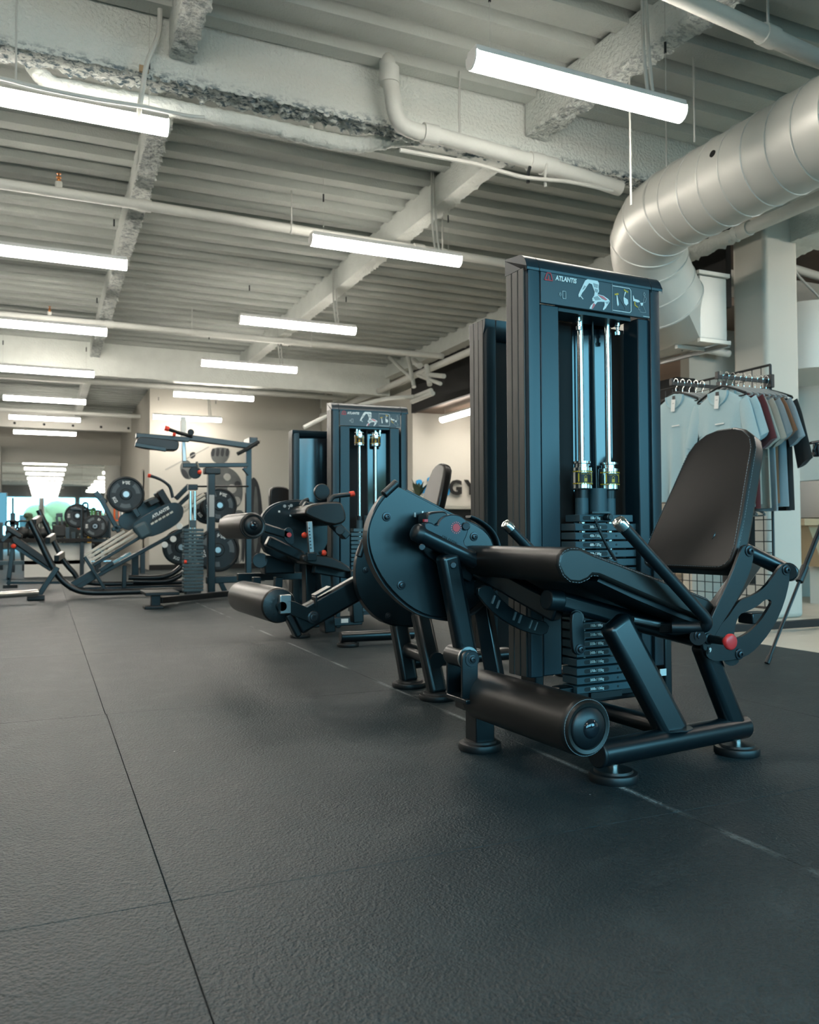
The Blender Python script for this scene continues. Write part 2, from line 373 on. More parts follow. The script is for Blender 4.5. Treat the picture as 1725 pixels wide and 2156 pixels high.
# ------------------------------------------------------------------ setting: walls
slab('wall_mural', (1.88, 17.0, 0), (5.7, 17.2, 3.7), 'wall'); slab('wall_mural_side', (1.88, 17.2, 0), (2.0, 23.9, 3.7), 'wall')
slab('wall_far', (-6, 23.86, 0), (2.2, 24.0, 3.75), 'wall')
slab('wall_left', (-6.1, -4.2, 0), (-6, 24, 3.75), 'wall')
slab('wall_side', (5.62, 12.6, 0), (5.72, 17.0, 3.7), 'wall')
slab('wall_sign', (5.72, 12.6, 0), (10, 12.75, 2.75), 'wall')
slab('wall_reception', (5.80, 6.30, 0), (10, 6.42, 3.75), 'wall')
slab('wall_right', (10, -4.2, 0), (10.1, 13, 3.75), 'wall')
slab('baseboard_reception', (5.80, 6.28, 0), (10, 6.30, .10), 'wall')
slab('baseboard_mural', (1.88, 16.97, 0), (5.6, 17.0, .10), 'fascia_black')
slab('trim_1', (5.60, 5.6, 2.705), (5.66, 12.6, 3.55), 'fascia_black')
sof = slab('ceiling_3', (5.66, 5.6, 2.72), (10, 12.6, 2.80), 'soffit_wood')
slab('ceiling_4', (5.70, -4.2, 3.35), (10, 6.4, 3.5), 'soffit_wood')
slab('dark_opening_box', (5.28, 5.9, 1.62), (5.50, 6.3, 2.10), 'fascia_black')  # black box in place of a shaded opening beside the wall
# column
def column():
    b = MB(); b.box((5.31, 4.90, 1.75), (.36, .34, 3.5)); return b.done('column', 'wall', kind='structure', bevel=.035, seg=4)
column()
slab('column_2', (5.3, 16.2, 0), (5.6, 16.6, 3.6), 'wall')
# far wall: mirror with pillars beside it
slab('column_3', (-1.45, 23.5, 0), (-1.05, 23.86, 3.0), 'wall')
mir = thing('wall_mirror', 'large frameless mirror covering the far wall, reflecting the rows of lamps', 'mirror', (.5, 23.84, 0))
for k in range(3): MB().box((-1.05+(k+.5)*.975, 23.83, 1.34), (.971, .02, 2.52)).done('mirror_pane', 'mirror', mir)
slab('door_1', (2.22-.4, 17.9, 0), (2.25-.4, 18.7, 2.05), 'wall')
# window wall behind the camera
def window_wall():
    b = MB(); xs = [-6]+[v for w in WINDOWS for v in w]+[10]
    for i in range(0, len(xs), 2): b.box(((xs[i]+xs[i+1])/2, WIN_Y, 1.85), (xs[i+1]-xs[i], .2, 3.7))
    for a, c in WINDOWS:
        b.box(((a+c)/2, WIN_Y, WIN_Z0/2), (c-a, .2, WIN_Z0)); b.box(((a+c)/2, WIN_Y, (WIN_Z1+3.7)/2), (c-a, .2, 3.7-WIN_Z1))
    b.done('wall_window', 'unseen_dark_wall', kind='structure')
    for n, (a, c) in enumerate(WINDOWS):
        f = MB(); t = .05
        for x in (a+t/2, c-t/2): f.box((x, WIN_Y, (WIN_Z0+WIN_Z1)/2), (t, .08, WIN_Z1-WIN_Z0))
        for z in (WIN_Z0+t/2, WIN_Z1-t/2): f.box(((a+c)/2, WIN_Y, z), (c-a, .08, t))
        f.done('window_%d' % (n+1), 'white_paint', kind='structure')
window_wall()
slab('ground_outside', (-14, -40, -.3), (18, -4.3, -.15), 'asphalt')
for k, (x, y, r) in enumerate(((-5, -16, 2.0), (.6, -20, 2.2), (3.2, -15, 1.3), (9.5, -14, 1.8))):
    b = MB(); 
    for q in range(9):
        c = V((x+random.uniform(-1, 1)*r*.6, y+random.uniform(-1, 1)*.8, 1.6+random.uniform(-1.0, 1.0)*r*.5)); b.ball(c, r*random.uniform(.3, .5), 12)
    b.tube([(x, y, -.3), (x, y, 1.5)], .14, 8)
    b.done('tree', 'tree_leaf', label='round green tree outside the windows behind the camera', cat='tree', group='trees outside the windows')
# ------------------------------------------------------------------ pendant lamps
def lamp(x0, x1, y, z, label, group, cord=1, deck=DECK_Z+.085, along='x'):
    L = x1-x0; cx = (x0+x1)/2
    U, W = (V((1, 0, 0)), V((0, 1, 0))) if along == 'x' else (V((0, 1, 0)), V((-1, 0, 0)))
    o = V((cx, y, z)) if along == 'x' else V((y, cx, z))
    t = thing('pendant_lamp', label, 'lamp', o, group)
    n = 10; w = .052
    prof = [V((0, 0, 0))+W*(-w)+V((0, 0, .075))]+[W*(-w*math.cos(PI*i/n))+V((0, 0, .055-.055*math.sin(PI*i/n))) for i in range(n+1)]+[W*w+V((0, 0, .075))]
    MB().loft([[o-U*(L/2)+p for p in prof], [o+U*(L/2)+p for p in prof]]).done('diffuser', 'diffuser', t, ang=50)
    top = [W*(-.054)+V((0, 0, .068)), W*.054+V((0, 0, .068)), W*.046+V((0, 0, .105)), W*(-.046)+V((0, 0, .105))]
    MB().loft([[o-U*(L/2+.002)+p for p in top], [o+U*(L/2+.002)+p for p in top]]).done('housing', 'lamp_housing', t, bevel=.006)
    for s in (-1, 1):
        c = o+U*(s*(L/2+.001))
        MB().loft([[c+p for p in prof], [c+U*(s*.006)+p for p in prof]]).done('end_cap', 'lamp_housing', t)
        a = o+U*(s*(L/2-.10)); a.z = z+.10
        MB().tube([a, V((a.x, a.y, deck))], .0018, 5).done('suspension_wire', 'cable', t)
        MB().cyl((a.x, a.y, z+.36), (a.x, a.y, z+.42), .007, 8).done('wire_gripper', 'bolt', t)
    if cord:
        a = o+U*(cord*(L/2-.22)); a.z = z+.10
        for k in (0, .035): MB().tube(spline([a+U*k, a+U*(k-.015)+V((0, 0, .12)), a+U*(k-.03*cord)+V((0, 0, .3)), a+U*(k*.4-.03)+V((0, 0, deck-z-.1))], 5), .009, 8).done('power_cord', 'cable', t)
    return t
ordn = ['nearest', 'second nearest', 'third nearest', 'fourth nearest', 'fifth nearest', 'sixth nearest', 'farthest']
for k, y in enumerate((4.72, 7.27, 9.76, 12.38, 14.98, 17.35, 19.76)):
    lamp(-.64, .61, y, 2.9, 'white linear pendant lamp of the left hand row, %s to the camera' % ordn[k], 'lamps of the left row', 0)
for k, y in enumerate((3.46, 6.09, 8.64, 11.0, 13.58, 16.32)):
    lamp(1.865, 3.15, y, 2.9, 'white linear pendant lamp of the row over the machines, %s to the camera' % (ordn+['farthest'])[k if k < 5 else 6], 'lamps of the right row', 1)
for x, y in ((-.015, 2.2), (-.015, -.4), (-.015, -3.0)):  # nearest one shows in the mirror, the two behind are added for fill
    lamp(x-.625, x+.625, y, 2.9, 'white linear pendant lamp out of view near the camera, row carried on for fill', 'lamps near the camera')
for k in range(8):  # unseen row added as fill light
    lamp(-3.7, -2.45, -.4+k*3.0, 2.9, 'unseen linear pendant lamp of a row added for fill beside the left wall', 'added fill lamps beside the left wall')
lamp(10.9, 12.1, 5.93, 2.50, 'linear lamp under the brown soffit near the wall sign', 'lamps under the soffit', 0, 2.72, 'y')
lamp(11.0, 12.2, 6.95, 2.50, 'second linear lamp under the brown soffit, partly behind the black tower', 'lamps under the soffit', 0, 2.72, 'y')
lamp(7.2, 8.4, 6.0, 2.50, 'linear lamp under the soffit hidden by the machine towers', 'lamps under the soffit', 0, 2.72, 'y')
for k, (x, y) in enumerate(((6.6, 1.0), (6.6, 2.2), (6.6, 3.4))):  # out of view, added to light the column warmer
    lamp(x-.6, x+.6, y, 2.9, 'unseen linear lamp added over the reception floor to warm the column', 'added lamps over the reception', 0, 3.35)

# ------------------------------------------------------------------ pipes under the ceiling
def pipe(label, pts, r, m='pipe_white', seg=14, heads=(), name='sprinkler_pipe', joints=(), straps=()):
    t = thing(name, label, 'pipe', V(pts[len(pts)//2])-V((0, 0, r)))
    MB().tube(pts, r, seg).done('pipe', m, t, ang=60)
    for p in heads:
        p = V(p); b = MB(); b.cyl(p, p+V((0, 0, r+.045)), .026, 10); b.done('outlet', m, t)
        h = MB(); q = p+V((0, 0, r+.045)); h.lathe(q, (0, 0, 1), [(0, .014), (.015, .018), (.02, .010), (.03, .010), (.034, .020), (.038, .020), (.042, .006), (.06, .006), (.062, .018), (.066, .018)], 10); h.done('sprinkler_head', 'brass', t)
    for p, d in joints: MB().cyl(V(p)-V(d)*.05, V(p)+V(d)*.05, r*1.22, seg).done('coupling', m, t)
    for p in straps:
        p = V(p); b = MB(); b.tube([p+V((0, 0, r)), V((p.x, p.y, DECK_Z))], .007, 6); b.done('hanger_rod', 'cable', t)
        b = MB(); b.cyl(p-V((.012, 0, 0)), p+V((.012, 0, 0)), r*1.1, seg); b.done('hanger_ring', m, t)
    return t
ux = V((1, 0, 0)); uy = V((0, 1, 0))
pipe('white sprinkler pipe crossing under both beams above the second lamps', [(-6, 6.74, 3.27), (.7, 6.75, 3.275), (5.3, 6.86, 3.27)], .040,
     heads=[(.075, 6.75, 3.27)], joints=[((.70, 6.75, 3.275), ux), ((3.1, 6.80, 3.27), ux)], straps=[(3.35, 6.81, 3.27), (1.9, 6.77, 3.27), (-1.2, 6.74, 3.27)])
pipe('white sprinkler pipe crossing above the third lamps', [(-6, 10.76, 3.27), (.7, 10.72, 3.27), (5.3, 10.78, 3.27)], .042,
     heads=[(.03, 10.74, 3.27)], joints=[((.7, 10.72, 3.27), ux), ((2.95, 10.75, 3.27), ux)], straps=[(3.3, 10.75, 3.27), (1.7, 10.73, 3.27)])
pipe('white sprinkler pipe just beyond the second cross beam', [(-6, 14.72, 3.25), (5.2, 14.72, 3.25)], .045, straps=[(1.6, 14.72, 3.25), (3.1, 14.72, 3.25)], joints=[((2.9, 14.72, 3.25), ux)])
pipe('white sprinkler pipe over the farthest lamps', [(-6, 18.6, 3.25), (1.86, 18.6, 3.25)], .045)
_a, _b = G(1450, 0, 3.29), G(1725, 124, 3.29)
_d = (_b-_a).normalized()
pipe('white pipe crossing the top right corner of the ceiling', [_a-_d*1.6, _a, _b, _b+_d*1.2], .045, straps=[G(1618, 75, 3.29)], joints=[(_a+_d*.6, _d)])
# the bent pipe in front of the cross beam
yy = 4.66
pts = spline([A(812, 128, yy+.16), A(815, 128, yy+.03), A(818, 150, yy), A(826, 195, yy), A(832, 235, yy), A(846, 262, yy), A(880, 278, yy), A(940, 291, yy), A(1130, 343, yy), A(1240, 376, yy), A(1306, 397, yy)], 5)
t = pipe('thick white pipe bending up over the cross beam', pts, .052, joints=[(A(905, 283, yy), ux), (A(1128, 342, yy), ux), (A(1155, 350, yy), ux), (A(820, 160, yy), V((0, 0, 1)))])
MB().tube([A(969, 285, yy-.02), A(967, 235, yy-.02), A(969, 150, yy-.02)], .008, 6).done('hanger_rod', 'cable', t)
MB().tube([A(1112, 385, yy-.06), A(1112, 365, yy-.06), A(1116, 352, yy-.05)], .012, 8).done('clip', 'bolt', t)
MB().tube([A(1149, 394, yy-.06), A(1148, 370, yy-.06), A(1152, 345, yy-.06)], .009, 8).done('tie', 'cable', t)
yy = 5.02
pts = spline([A(72, 140, yy+.05), A(84, 155, yy), A(110, 178, yy), A(160, 190, yy), A(240, 205, yy), A(330, 222, yy), A(440, 243, yy), A(560, 266, yy), A(660, 290, yy), A(735, 303, yy), A(780, 302, yy), A(850, 292, yy), A(905, 291, yy)], 5)
def rough_tube(pts, r, seg=16, amp=.25):
    b = MB(); b.tube(pts, r, seg, cap=True)
    for v in b.bm.verts:
        n = noise.noise(v.co*26)+.6*noise.noise(v.co*60); v.co += V((0, n*r*amp*.6, n*r*amp))
    return b
fine = []
for a, c in zip(pts, pts[1:]):
    for k in range(4): fine.append(a.lerp(c, k/4))
t = thing('insulated_pipe', 'lumpy white insulated pipe running under the cross beam at the left', 'pipe', pts[30]-V((0, 0, .05)))
rough_tube(fine, .050).done('pipe', 'sprayed', t, ang=70)
for px, py in ((228, 172), (655, 270)):
    MB().cyl(A(px, py-4, yy), A(px, py+16, yy), .016, 8).done('hanger_stub', 'sprayed', t)
c = MB().tube(spline([A(-40, 158, 4.60), A(0, 164, 4.6), A(90, 186, 4.6), A(200, 208, 4.6), A(300, 224, 4.6), A(390, 243, 4.62), A(430, 247, 4.66)], 6), .011, 8)
c.done('flexible_conduit', 'pipe_white', label='thin white flexible conduit sagging under the cross beam at top left', cat='conduit')
c = MB().tube(spline([A(336, -30, 4.70), A(337, 30, 4.70), A(333, 75, 4.70), A(318, 112, 4.69), A(308, 140, 4.68), A(300, 190, 4.66), A(294, 225, 4.66), A(292, 258, 4.69)], 6), .014, 8)
c.done('lamp_cable', 'cable', label='white armoured cable dropping over the cross beam to the nearest left lamp', cat='cable')
c = MB().tube(spline([A(842, 316, 4.57), A(920, 330, 4.57), A(1000, 345, 4.57), A(1060, 362, 4.57), A(1110, 374, 4.57), A(1200, 383, 4.57), A(1290, 402, 4.57)], 6), .013, 8)
c.done('thin_conduit', 'pipe_white', label='thin white conduit hanging just under the thick bent pipe', cat='conduit')
c = MB().tube([A(300, -6, 4.74), A(352, 12, 4.74), A(358, 22, 4.74)], .022, 8); c.done('pipe_stub', 'brass', label='rusty pipe stub beside the beam joint at the top edge', cat='pipe')
MB().box(A(303, 146, 4.74), (.05, .02, .035)).done('beam_clip', 'desk_wood', label='tan clip on the lower edge of the cross beam', cat='clip')
for k, (px, py0, py1, y) in enumerate(((33, 130, 206, 4.72), (1329, 190, 432, 3.9), (1463, 165, 300, 3.9))):
    _p = A(px, py1, y); MB().tube([_p, V((_p.x, _p.y, 3.67))], .006, 6).done('hanger_rod', 'cable', label=('thin white rod holding the nearest left lamp', 'thin white rod holding the end of the round duct', 'thin white rod behind the right end of the nearest lamp')[k], cat='rod')
# long pipe along the soffit edge with its fittings
t = pipe('white pipe running along the black soffit edge', [(5.28, 5.3, 3.17), (5.30, 10, 3.17), (5.28, 16.5, 3.17)], .050, straps=[(5.29, 8.7, 3.17)])
for px0, py0, px1, py1, r in ((820, 752, 870, 800, .03), (858, 745, 872, 815, .035), (872, 760, 884, 770, .05), (898, 770, 905, 810, .04), (893, 788, 935, 792, .035), (880, 790, 928, 808, .028), (868, 838, 908, 822, .035), (868, 846, 912, 828, .035)):
    MB().cyl(AX(px0, py0, 5.2), AX(px1, py1, 5.15), r, 10).done('branch_fitting', 'pipe_white', t)
c = MB().tube(spline([A(870, 835, 11.5), A(800, 842, 11.5), A(700, 872, 11.5), A(640, 900, 11.5)], 5), .03, 8)
c.done('drop_pipe', 'pipe_white', label='pale pipe passing behind the far tower top', cat='pipe')
for k, (a, c_) in enumerate((((690, 555), (560, 905)),)):
    pass

# ------------------------------------------------------------------ ducts
dx, dz, dr = 3.975, 2.914, .275
t = thing('spiral_duct', 'large white spiral air duct at the top right with an elbow', 'duct', (dx, 3.0, dz-dr))
MB().tube([(dx, 1.0, dz), (dx, 2.86, dz)], dr, 40).done('duct_section', 'duct', t)
MB().tube([(dx, 2.86, dz), (dx, 4.42, dz)], dr, 40).done('duct_section', 'duct', t)
hel = MB(); pit = .178; n = int((4.40-1.0)/pit*28)
hel.tube([(dx+(dr+.001)*math.cos(2*PI*k/28), 1.0+pit*k/28, dz+(dr+.001)*math.sin(2*PI*k/28)) for k in range(n)], 0.006, 6)
hel.done('spiral_seam', 'duct', t)
for y in (2.84, 2.90): MB().lathe((dx, y, dz), (0, 1, 0), [(-.012, dr+.001), (-.008, dr+.006), (.008, dr+.006), (.012, dr+.001)], 40).done('collar', 'duct', t)
p = AX(1507, 327, dx-.245); c0 = V((dx, p.y, dz)); dn = (p-c0).normalized()
MB().cyl(c0+dn*(dr-.004), c0+dn*(dr+.004), .022, 16).done('test_hole', 'label_black', t)
el = [V((dx, 4.42, dz)), V((dx+.015, 4.62, dz-.02)), V((dx+.08, 4.80, dz-.08)), V((dx+.20, 4.93, dz-.19)), V((dx+.36, 5.02, dz-.33)), V((dx+.50, 5.08, dz-.43))]
MB().tube(spline(el, 4), dr, 40).done('elbow', 'duct', t)
for i in range(6):
    a = el[max(i-1, 0)]; b_ = el[min(i+1, 5)]; d = (b_-a).normalized()
    MB().lathe(el[i], d, [(-.010, dr), (-.006, dr+.006), (.006, dr+.006), (.010, dr)], 40).done('elbow_seam', 'duct', t)
d = (el[5]-el[4]).normalized(); sd, up = perp(d)
sd = (V((0, 1, 0))-d*d.y).normalized(); up = d.cross(sd)
e0 = el[5]; e1 = V((4.72, 5.30, 2.44))
circ = [e0+(sd*math.cos(2*PI*k/40+PI/4)+up*math.sin(2*PI*k/40+PI/4))*dr for k in range(40)]
def sq(k, h):
    a = (k+5) % 40; q, f = divmod(a, 10); cs = [V((0, 1, 1)), V((0, -1, 1)), V((0, -1, -1)), V((0, 1, -1))]
    return cs[q].lerp(cs[(q+1) % 4], f/10)*h
cb = [e1+V((0, (sq(k, 1).y)*.30, sq(k, 1).z*.24)) for k in range(40)]
best = min(range(40), key=lambda s: sum((circ[k]-cb[(k+s) % 40]).length for k in range(40)))
best2 = min(range(40), key=lambda s: sum((circ[k]-cb[(s-k) % 40]).length for k in range(40)))
if sum((circ[k]-cb[(k+best) % 40]).length for k in range(40)) < sum((circ[k]-cb[(best2-k) % 40]).length for k in range(40)): ring = [cb[(k+best) % 40] for k in range(40)]
else: ring = [cb[(best2-k) % 40] for k in range(40)]
MB().loft([circ, ring], cap=False).done('transition', 'duct', t, ang=50)
MB().tube([(dx-.01, 4.5, dz+dr-.01), (dx-.01, 4.5, 3.6)], .006, 6).done('hanger_rod', 'cable', t)
MB().box((dx-.14, 4.40, dz+.19), (.09, .05, .006), u=V((.8, 0, .6)), t=V((-.6, 0, .8))).done('hanger_plate', 'steel', t)
MB().box((4.86, 6.0, 2.46), (.28, 2.0, .50)).done('duct_box', 'duct', t, bevel=.006)
for y in (4.995, 5.25): 
    b = MB(); x0, x1, z0, z1 = 4.70, 5.02, 2.19, 2.73
    for p, q in (((x0, z0), (x1, z0)), ((x1, z0), (x1, z1)), ((x1, z1), (x0, z1)), ((x0, z1), (x0, z0))): b.bar((p[0], y, p[1]), (q[0], y, q[1]), .03, .03)
    b.done('flange', 'duct', t)
MB().bar((5.02, 5.0, 2.18), (4.80, 8.6, 2.18), .035, .035).done('support_channel', 'steel', t)
MB().tube([(4.90, 5.40, 2.2), (4.90, 5.40, 3.65)], .006, 6).done('hanger_rod', 'cable', t)
t = pipe('white pipe running under the round duct toward the column', [(5.0, 1.5, 3.03), (5.0, 5.55, 3.04)], .05, joints=[((5.0, 4.8, 3.04), uy)])
rough_tube([V((5.0, 4.85+.03*k, 3.04)) for k in range(22)], .062, 16, .5).done('insulation', 'sprayed', t, ang=70)
t = thing('drum_duct', 'rounded white duct drum behind the column at the right edge', 'duct', (6.75, 5.75, 2.17))
MB().lathe((6.75, 5.72, 2.17), (0, 0, 1), [(0, .50), (.0, .52), (.62, .52)], 48).done('drum', 'duct', t, bevel=.004)
MB().bar(A(1658, 705, 5.25), A(1658, 612, 5.25), .04, .04, up=(0, 1, 0)).done('support_channel', 'duct', t)
MB().tube([A(1657, 712, 5.2), A(1653, 515, 5.2)], .008, 6).done('hanger_rod', 'cable', t)
pipe('white pipe at the right edge beside the column top', [A(1640, 556, 5.6), A(1735, 585, 5.6)], .04, straps=[])
MB().tube(spline([A(1660, 515, 5.5), A(1668, 560, 5.5), A(1690, 590, 5.5), A(1730, 630, 5.5)], 5), .012, 8).done('hanging_cable', 'cable', label='white cable looping down beside the column top', cat='cable')
t = pipe('white pipe under the dark soffit beside the black tower', [A(1412, 722, 6.15), A(1535, 745, 6.15)], .035)
# ------------------------------------------------------------------ selectorized machine towers
def banner_print(P, par, wall):
    # P(x, z) -> point on the banner (x in banner widths from the left, z in banner heights from the bottom)
    u = (P(1, 0)-P(0, 0)).normalized(); up = (P(0, 1)-P(0, 0)).normalized(); n = u.cross(up)
    Wd, Hd = (P(1, 0)-P(0, 0)).length, (P(0, 1)-P(0, 0)).length
    S = lambda pts, z=.0012: [P(a, b)+n*z for a, b in pts]
    def shape(name, m, polys, z=.0012):
        b = MB()
        for pl in polys: b.prism(S(pl, z-.0008), n*.0008)
        return b.done(name, m, par, ang=20)
    def line(name, m, lines, r, z=.0012):
        b = MB()
        for ln in lines:
            for p, q in zip(ln, ln[1:]):
                a, c = P(*p)+n*z, P(*q)+n*z; d = (c-a).normalized(); s_ = d.cross(n)*r
                b.prism([a-s_, c-s_, c+s_, a+s_], n*.0006)
        return b.done(name, m, par)
    line('logo', 'red_print', [[(.030, .70), (.052, .92), (.082, .92), (.098, .70), (.030, .70)], [(.064, .70), (.064, .84)]], Hd*.016)
    shape('logo', 'red_print', [[(.056, .72), (.072, .72), (.064, .84)]])
    text('ATLANTIS', P(.215, .80)+n*.0006, u, up, Hd*.20, 'white_print', par, shear=.18, bold=Hd*.006, narrow=.86)
    # phone and signal
    line('phone_icon', 'grey_print', [[(.185, .22), (.185, .44), (.213, .44), (.213, .22), (.185, .22)], [(.166, .27), (.173, .33), (.166, .39)], [(.156, .29), (.161, .33), (.156, .37)]], Hd*.012)
    # athlete
    fig = [[(.42, .96), (.455, .99), (.50, .96), (.515, .86), (.51, .74), (.515, .62), (.50, .52), (.555, .50), (.60, .42), (.615, .36), (.60, .27), (.575, .12), (.555, .05), (.548, .07), (.565, .20), (.565, .31), (.53, .30), (.49, .27), (.455, .28), (.452, .36), (.47, .46), (.475, .58), (.46, .70), (.45, .80), (.425, .82), (.405, .72), (.385, .60), (.36, .48), (.345, .36), (.33, .33), (.327, .40), (.34, .52), (.36, .66), (.375, .78), (.39, .88)],
           [(.475, .27), (.50, .28), (.47, .14), (.45, .03), (.425, .03), (.44, .14)], [(.335, .40), (.345, .40), (.372, .30), (.366, .28)]]
    shape('figure_print', 'white_print', fig)
    shape('figure_print', 'grey_print', [[(.46, .84), (.505, .82), (.50, .70), (.47, .72)], [(.475, .68), (.505, .66), (.50, .56), (.478, .58)], [(.38, .72), (.395, .70), (.375, .60), (.36, .58)], [(.46, .40), (.50, .46), (.53, .36), (.48, .31)], [(.57, .30), (.60, .34), (.61, .36), (.59, .25)]], .0020)
    shape('muscle_print', 'pink_print', [[(.50, .50), (.55, .48), (.59, .39), (.575, .36), (.54, .40)], [(.478, .18), (.462, .22), (.443, .04), (.455, .04)]], .0022)
    # instruction panel
    line('frame_print', 'grey_print', [[(.637, .94), (.637, .05)]], Hd*.006)
    line('frame_print', 'white_print', [[(.642, .86), (.80, .86), (.815, .80), (.815, .14), (.80, .09), (.642, .09)]], Hd*.010)
    def mini(x, s):
        shape('diagram_print', 'yellow_print', [[(x, .62), (x+.035, .66), (x+.038, .61), (x+.002, .57)], [(x+.09, .82), (x+.13, .76), (x+.128, .71), (x+.088, .77)]])
        shape('diagram_print', 'white_print', [[(x+.018, .58), (x+.026, .58), (x+.04, .30), (x+.03, .24), (x+.022, .30)], [(x+.10, .74), (x+.11, .73), (x+.09, .56), (x+.125, .50), (x+.13, .38), (x+.11, .30), (x+.09, .36), (x+.085, .52)]])
        line('diagram_print', 'dark_print', [[(x+.04, .54), (x+.10, .22), (x+.10, .16), (x+.05, .16)]], Hd*.008)
    mini(.66, 1)
    shape('diagram_print', 'white_print', [[(.835, .66), (.84, .66), (.85, .56), (.89, .54), (.905, .49), (.88, .46), (.845, .49), (.838, .47)], [(.905, .46), (.935, .48), (.93, .39), (.915, .37)]])
    shape('diagram_print', 'yellow_print', [[(.848, .47), (.858, .47), (.857, .38), (.885, .31), (.88, .29), (.85, .35)]])
    line('diagram_print', 'grey_print', [[(.935, .50), (.945, .66), (.955, .68), (.965, .62), (.955, .50), (.935, .48)], [(.945, .82), (.935, .75), (.945, .69), (.955, .75), (.945, .82)], [(.93, .40), (.96, .18), (.93, .16), (.90, .17)], [(.90, .40), (.885, .24), (.905, .22)]], Hd*.006)
    line('diagram_print', 'white_print', [[(.93, .045), (.995, .045)]], Hd*.008)
def tower(F, root, front=True, panel='gloss_black', zt=1.583, zb=1.632, W=.60, D=.13, plates=True, addon=.70, z0=.18):
    P = F.P
    sgn = 1
    prof = lambda x0, x1, d0, d1: [(x0, d1), (x0, d0+.012), (x0+.006, d0+.003), (x0+.014, d0), (x1, d0), (x1, d1)]
    zc = zt-.012
    for k, (a, c) in enumerate(((0, .052), (W-.052, W))):
        pts = prof(a, c, 0, D) if k == 0 else [(W-x, y) for x, y in reversed(prof(0, .052, 0, D))]
        MB().loft([[P(x, y, z0) for x, y in pts], [P(x, y, zc) for x, y in pts]]).done('upright', 'shroud', root, bevel=.003)
        x = -.0025 if k == 0 else W+.0025
        b = MB()
        for q in range(3): b.box(P(x, .032+q*.037, (z0+zc)/2), (.006, .034, zc-z0), F.u, F.w)
        b.done('side_cover', 'shroud_side_lit', root, bevel=.003)
    # top cap: rounded towards the front, with end pieces
    n = 8; sec = [(D, zc)]+[(D, zb-.006), (D-.006, zb), (D-.03, zb-.004)]+[(.05-.05*math.sin(PI/2*i/n)*1.06, zb-.010-(zb-.010-zt+.022)*(1-math.cos(PI/2*i/n))) for i in range(n+1)]+[(-.004, zc)]
    for x0, x1, nm in ((-.004, .048, 'cap_end'), (.050, W-.050, 'top_cap'), (W-.048, W+.004, 'cap_end')):
        MB().loft([[P(x0, y, z) for y, z in sec], [P(x1, y, z) for y, z in sec]]).done(nm, 'shroud', root, bevel=.006, seg=3)
    if not front: 
        if panel == 'fascia_black': MB().box(P(W/2, D*.5, (z0+zc)/2), (W-.10, .02, zc-z0), F.u, F.w).done('back_panel', panel, root)
        else:
            n = 20; MB().loft([[P(.052+(W-.104)*i/n, D*.5-.035*math.sin(PI*i/n), z) for i in range(n+1)] for z in (z0, zc)], cap=False, closed=False).done('back_panel', panel, root, ang=60)
        return
    # inner panels
    bz0 = zt-.129
    for a, c in ((.062, .140), (W-.103, W-.040)) if W > .59 else ((.062, .135), (W-.135, W-.062)):
        MB().box(P((a+c)/2, .052, (z0+bz0)/2), (c-a, .08, bz0-z0), F.u, F.w).done('inner_panel', 'shroud', root, bevel=.004)
    b = MB().box(P(W/2, .006, bz0+.0575), (W-.112, .012, .115), F.u, F.w); ban = b.done('banner', 'banner', root, bevel=.002)
    banner_print(lambda a, c: P(.056+a*(W-.112), -.0006, bz0+c*.115), ban, None)
    # narrow glossy strip, slanted so the window reflection falls between the rods
    b = MB(); n = 14
    rows = [[P(.325+.15*i/n, D+.046-.044*i/n, z) for i in range(n+1)] for z in (z0, bz0+.08)]
    b.loft(rows, cap=False, closed=False); b.done('reflection_strip', 'gloss_black', root)
    MB().box(P(.37, D+.052, (z0+bz0)/2), (.46, .004, bz0-z0), F.u, F.w).done('back_panel', 'fascia_black', root)
    MB().box(P(W/2, .07, bz0-.004), (W-.26, .10, .02), F.u, F.w).done('rod_bracket', 'black_metal', root)
    return bz0
def weights(F, root, cx, half, zlo, zhi, n=20, lo=15, pitch=None, b0=.035, b1=.118, sel=True, txt=True):
    pitch = (zhi-zlo)/(n-1); th = pitch*.80
    kg = [7, 14, 20, 27, 34, 41, 48, 54, 61, 68, 75, 82, 88, 95, 102, 109, 116, 123, 130, 136]
    first = None
    for i in range(n):
        z = zhi-pitch*i; h = half*(.86 if i == 0 else 1)
        if i < 2 or first is None:
            o = MB().box(F.P(cx, (b0+b1)/2, z), (2*h, b1-b0, th), F.u, F.w).done('weight_plate', 'plate', root, bevel=.0015, seg=1)
            if i == 1: first = o; z1 = z
        else:
            o = first.copy(); C.objects.link(o); o.location = first.location+V((0, 0, z-z1)); WL[o.name] = WL[root.name]+V((0, 0, z-z1))
        if txt:
            lab = MB(); ctr = F.P(cx-half*.38, b0-.0006, z); r = th*.30; hw = half*.34
            pts = arc(ctr-F.u*hw, r, PI/2, 1.5*PI, 6, F.u, V((0, 0, 1)))+arc(ctr+F.u*hw, r, -PI/2, PI/2, 6, F.u, V((0, 0, 1)))
            off = V((0, 0, 0)) if i < 2 else o.location
            wl = WL[root.name]
            lb = lab.prism(pts, F.w*.001).done('number_label', 'label_black', o)
            text('%dlb / %dkg' % (lo+15*i, kg[i]), ctr-F.w*.0004, F.u, (0, 0, 1), th*.50, 'white_print', o, bold=.0004, depth=.0004, narrow=.88)
        MB().cyl(F.P(cx+half*.30, b0+.004, z), F.P(cx+half*.30, b0-.0008, z), th*.17, 10).done('pin_hole', 'label_black', o)
    MB().box(F.P(cx, (b0+b1)/2, zlo-pitch*.5-.012), (2*half*.5, .06, .022), F.u, F.w).done('stack_cushion', 'rubber', root)
    return th
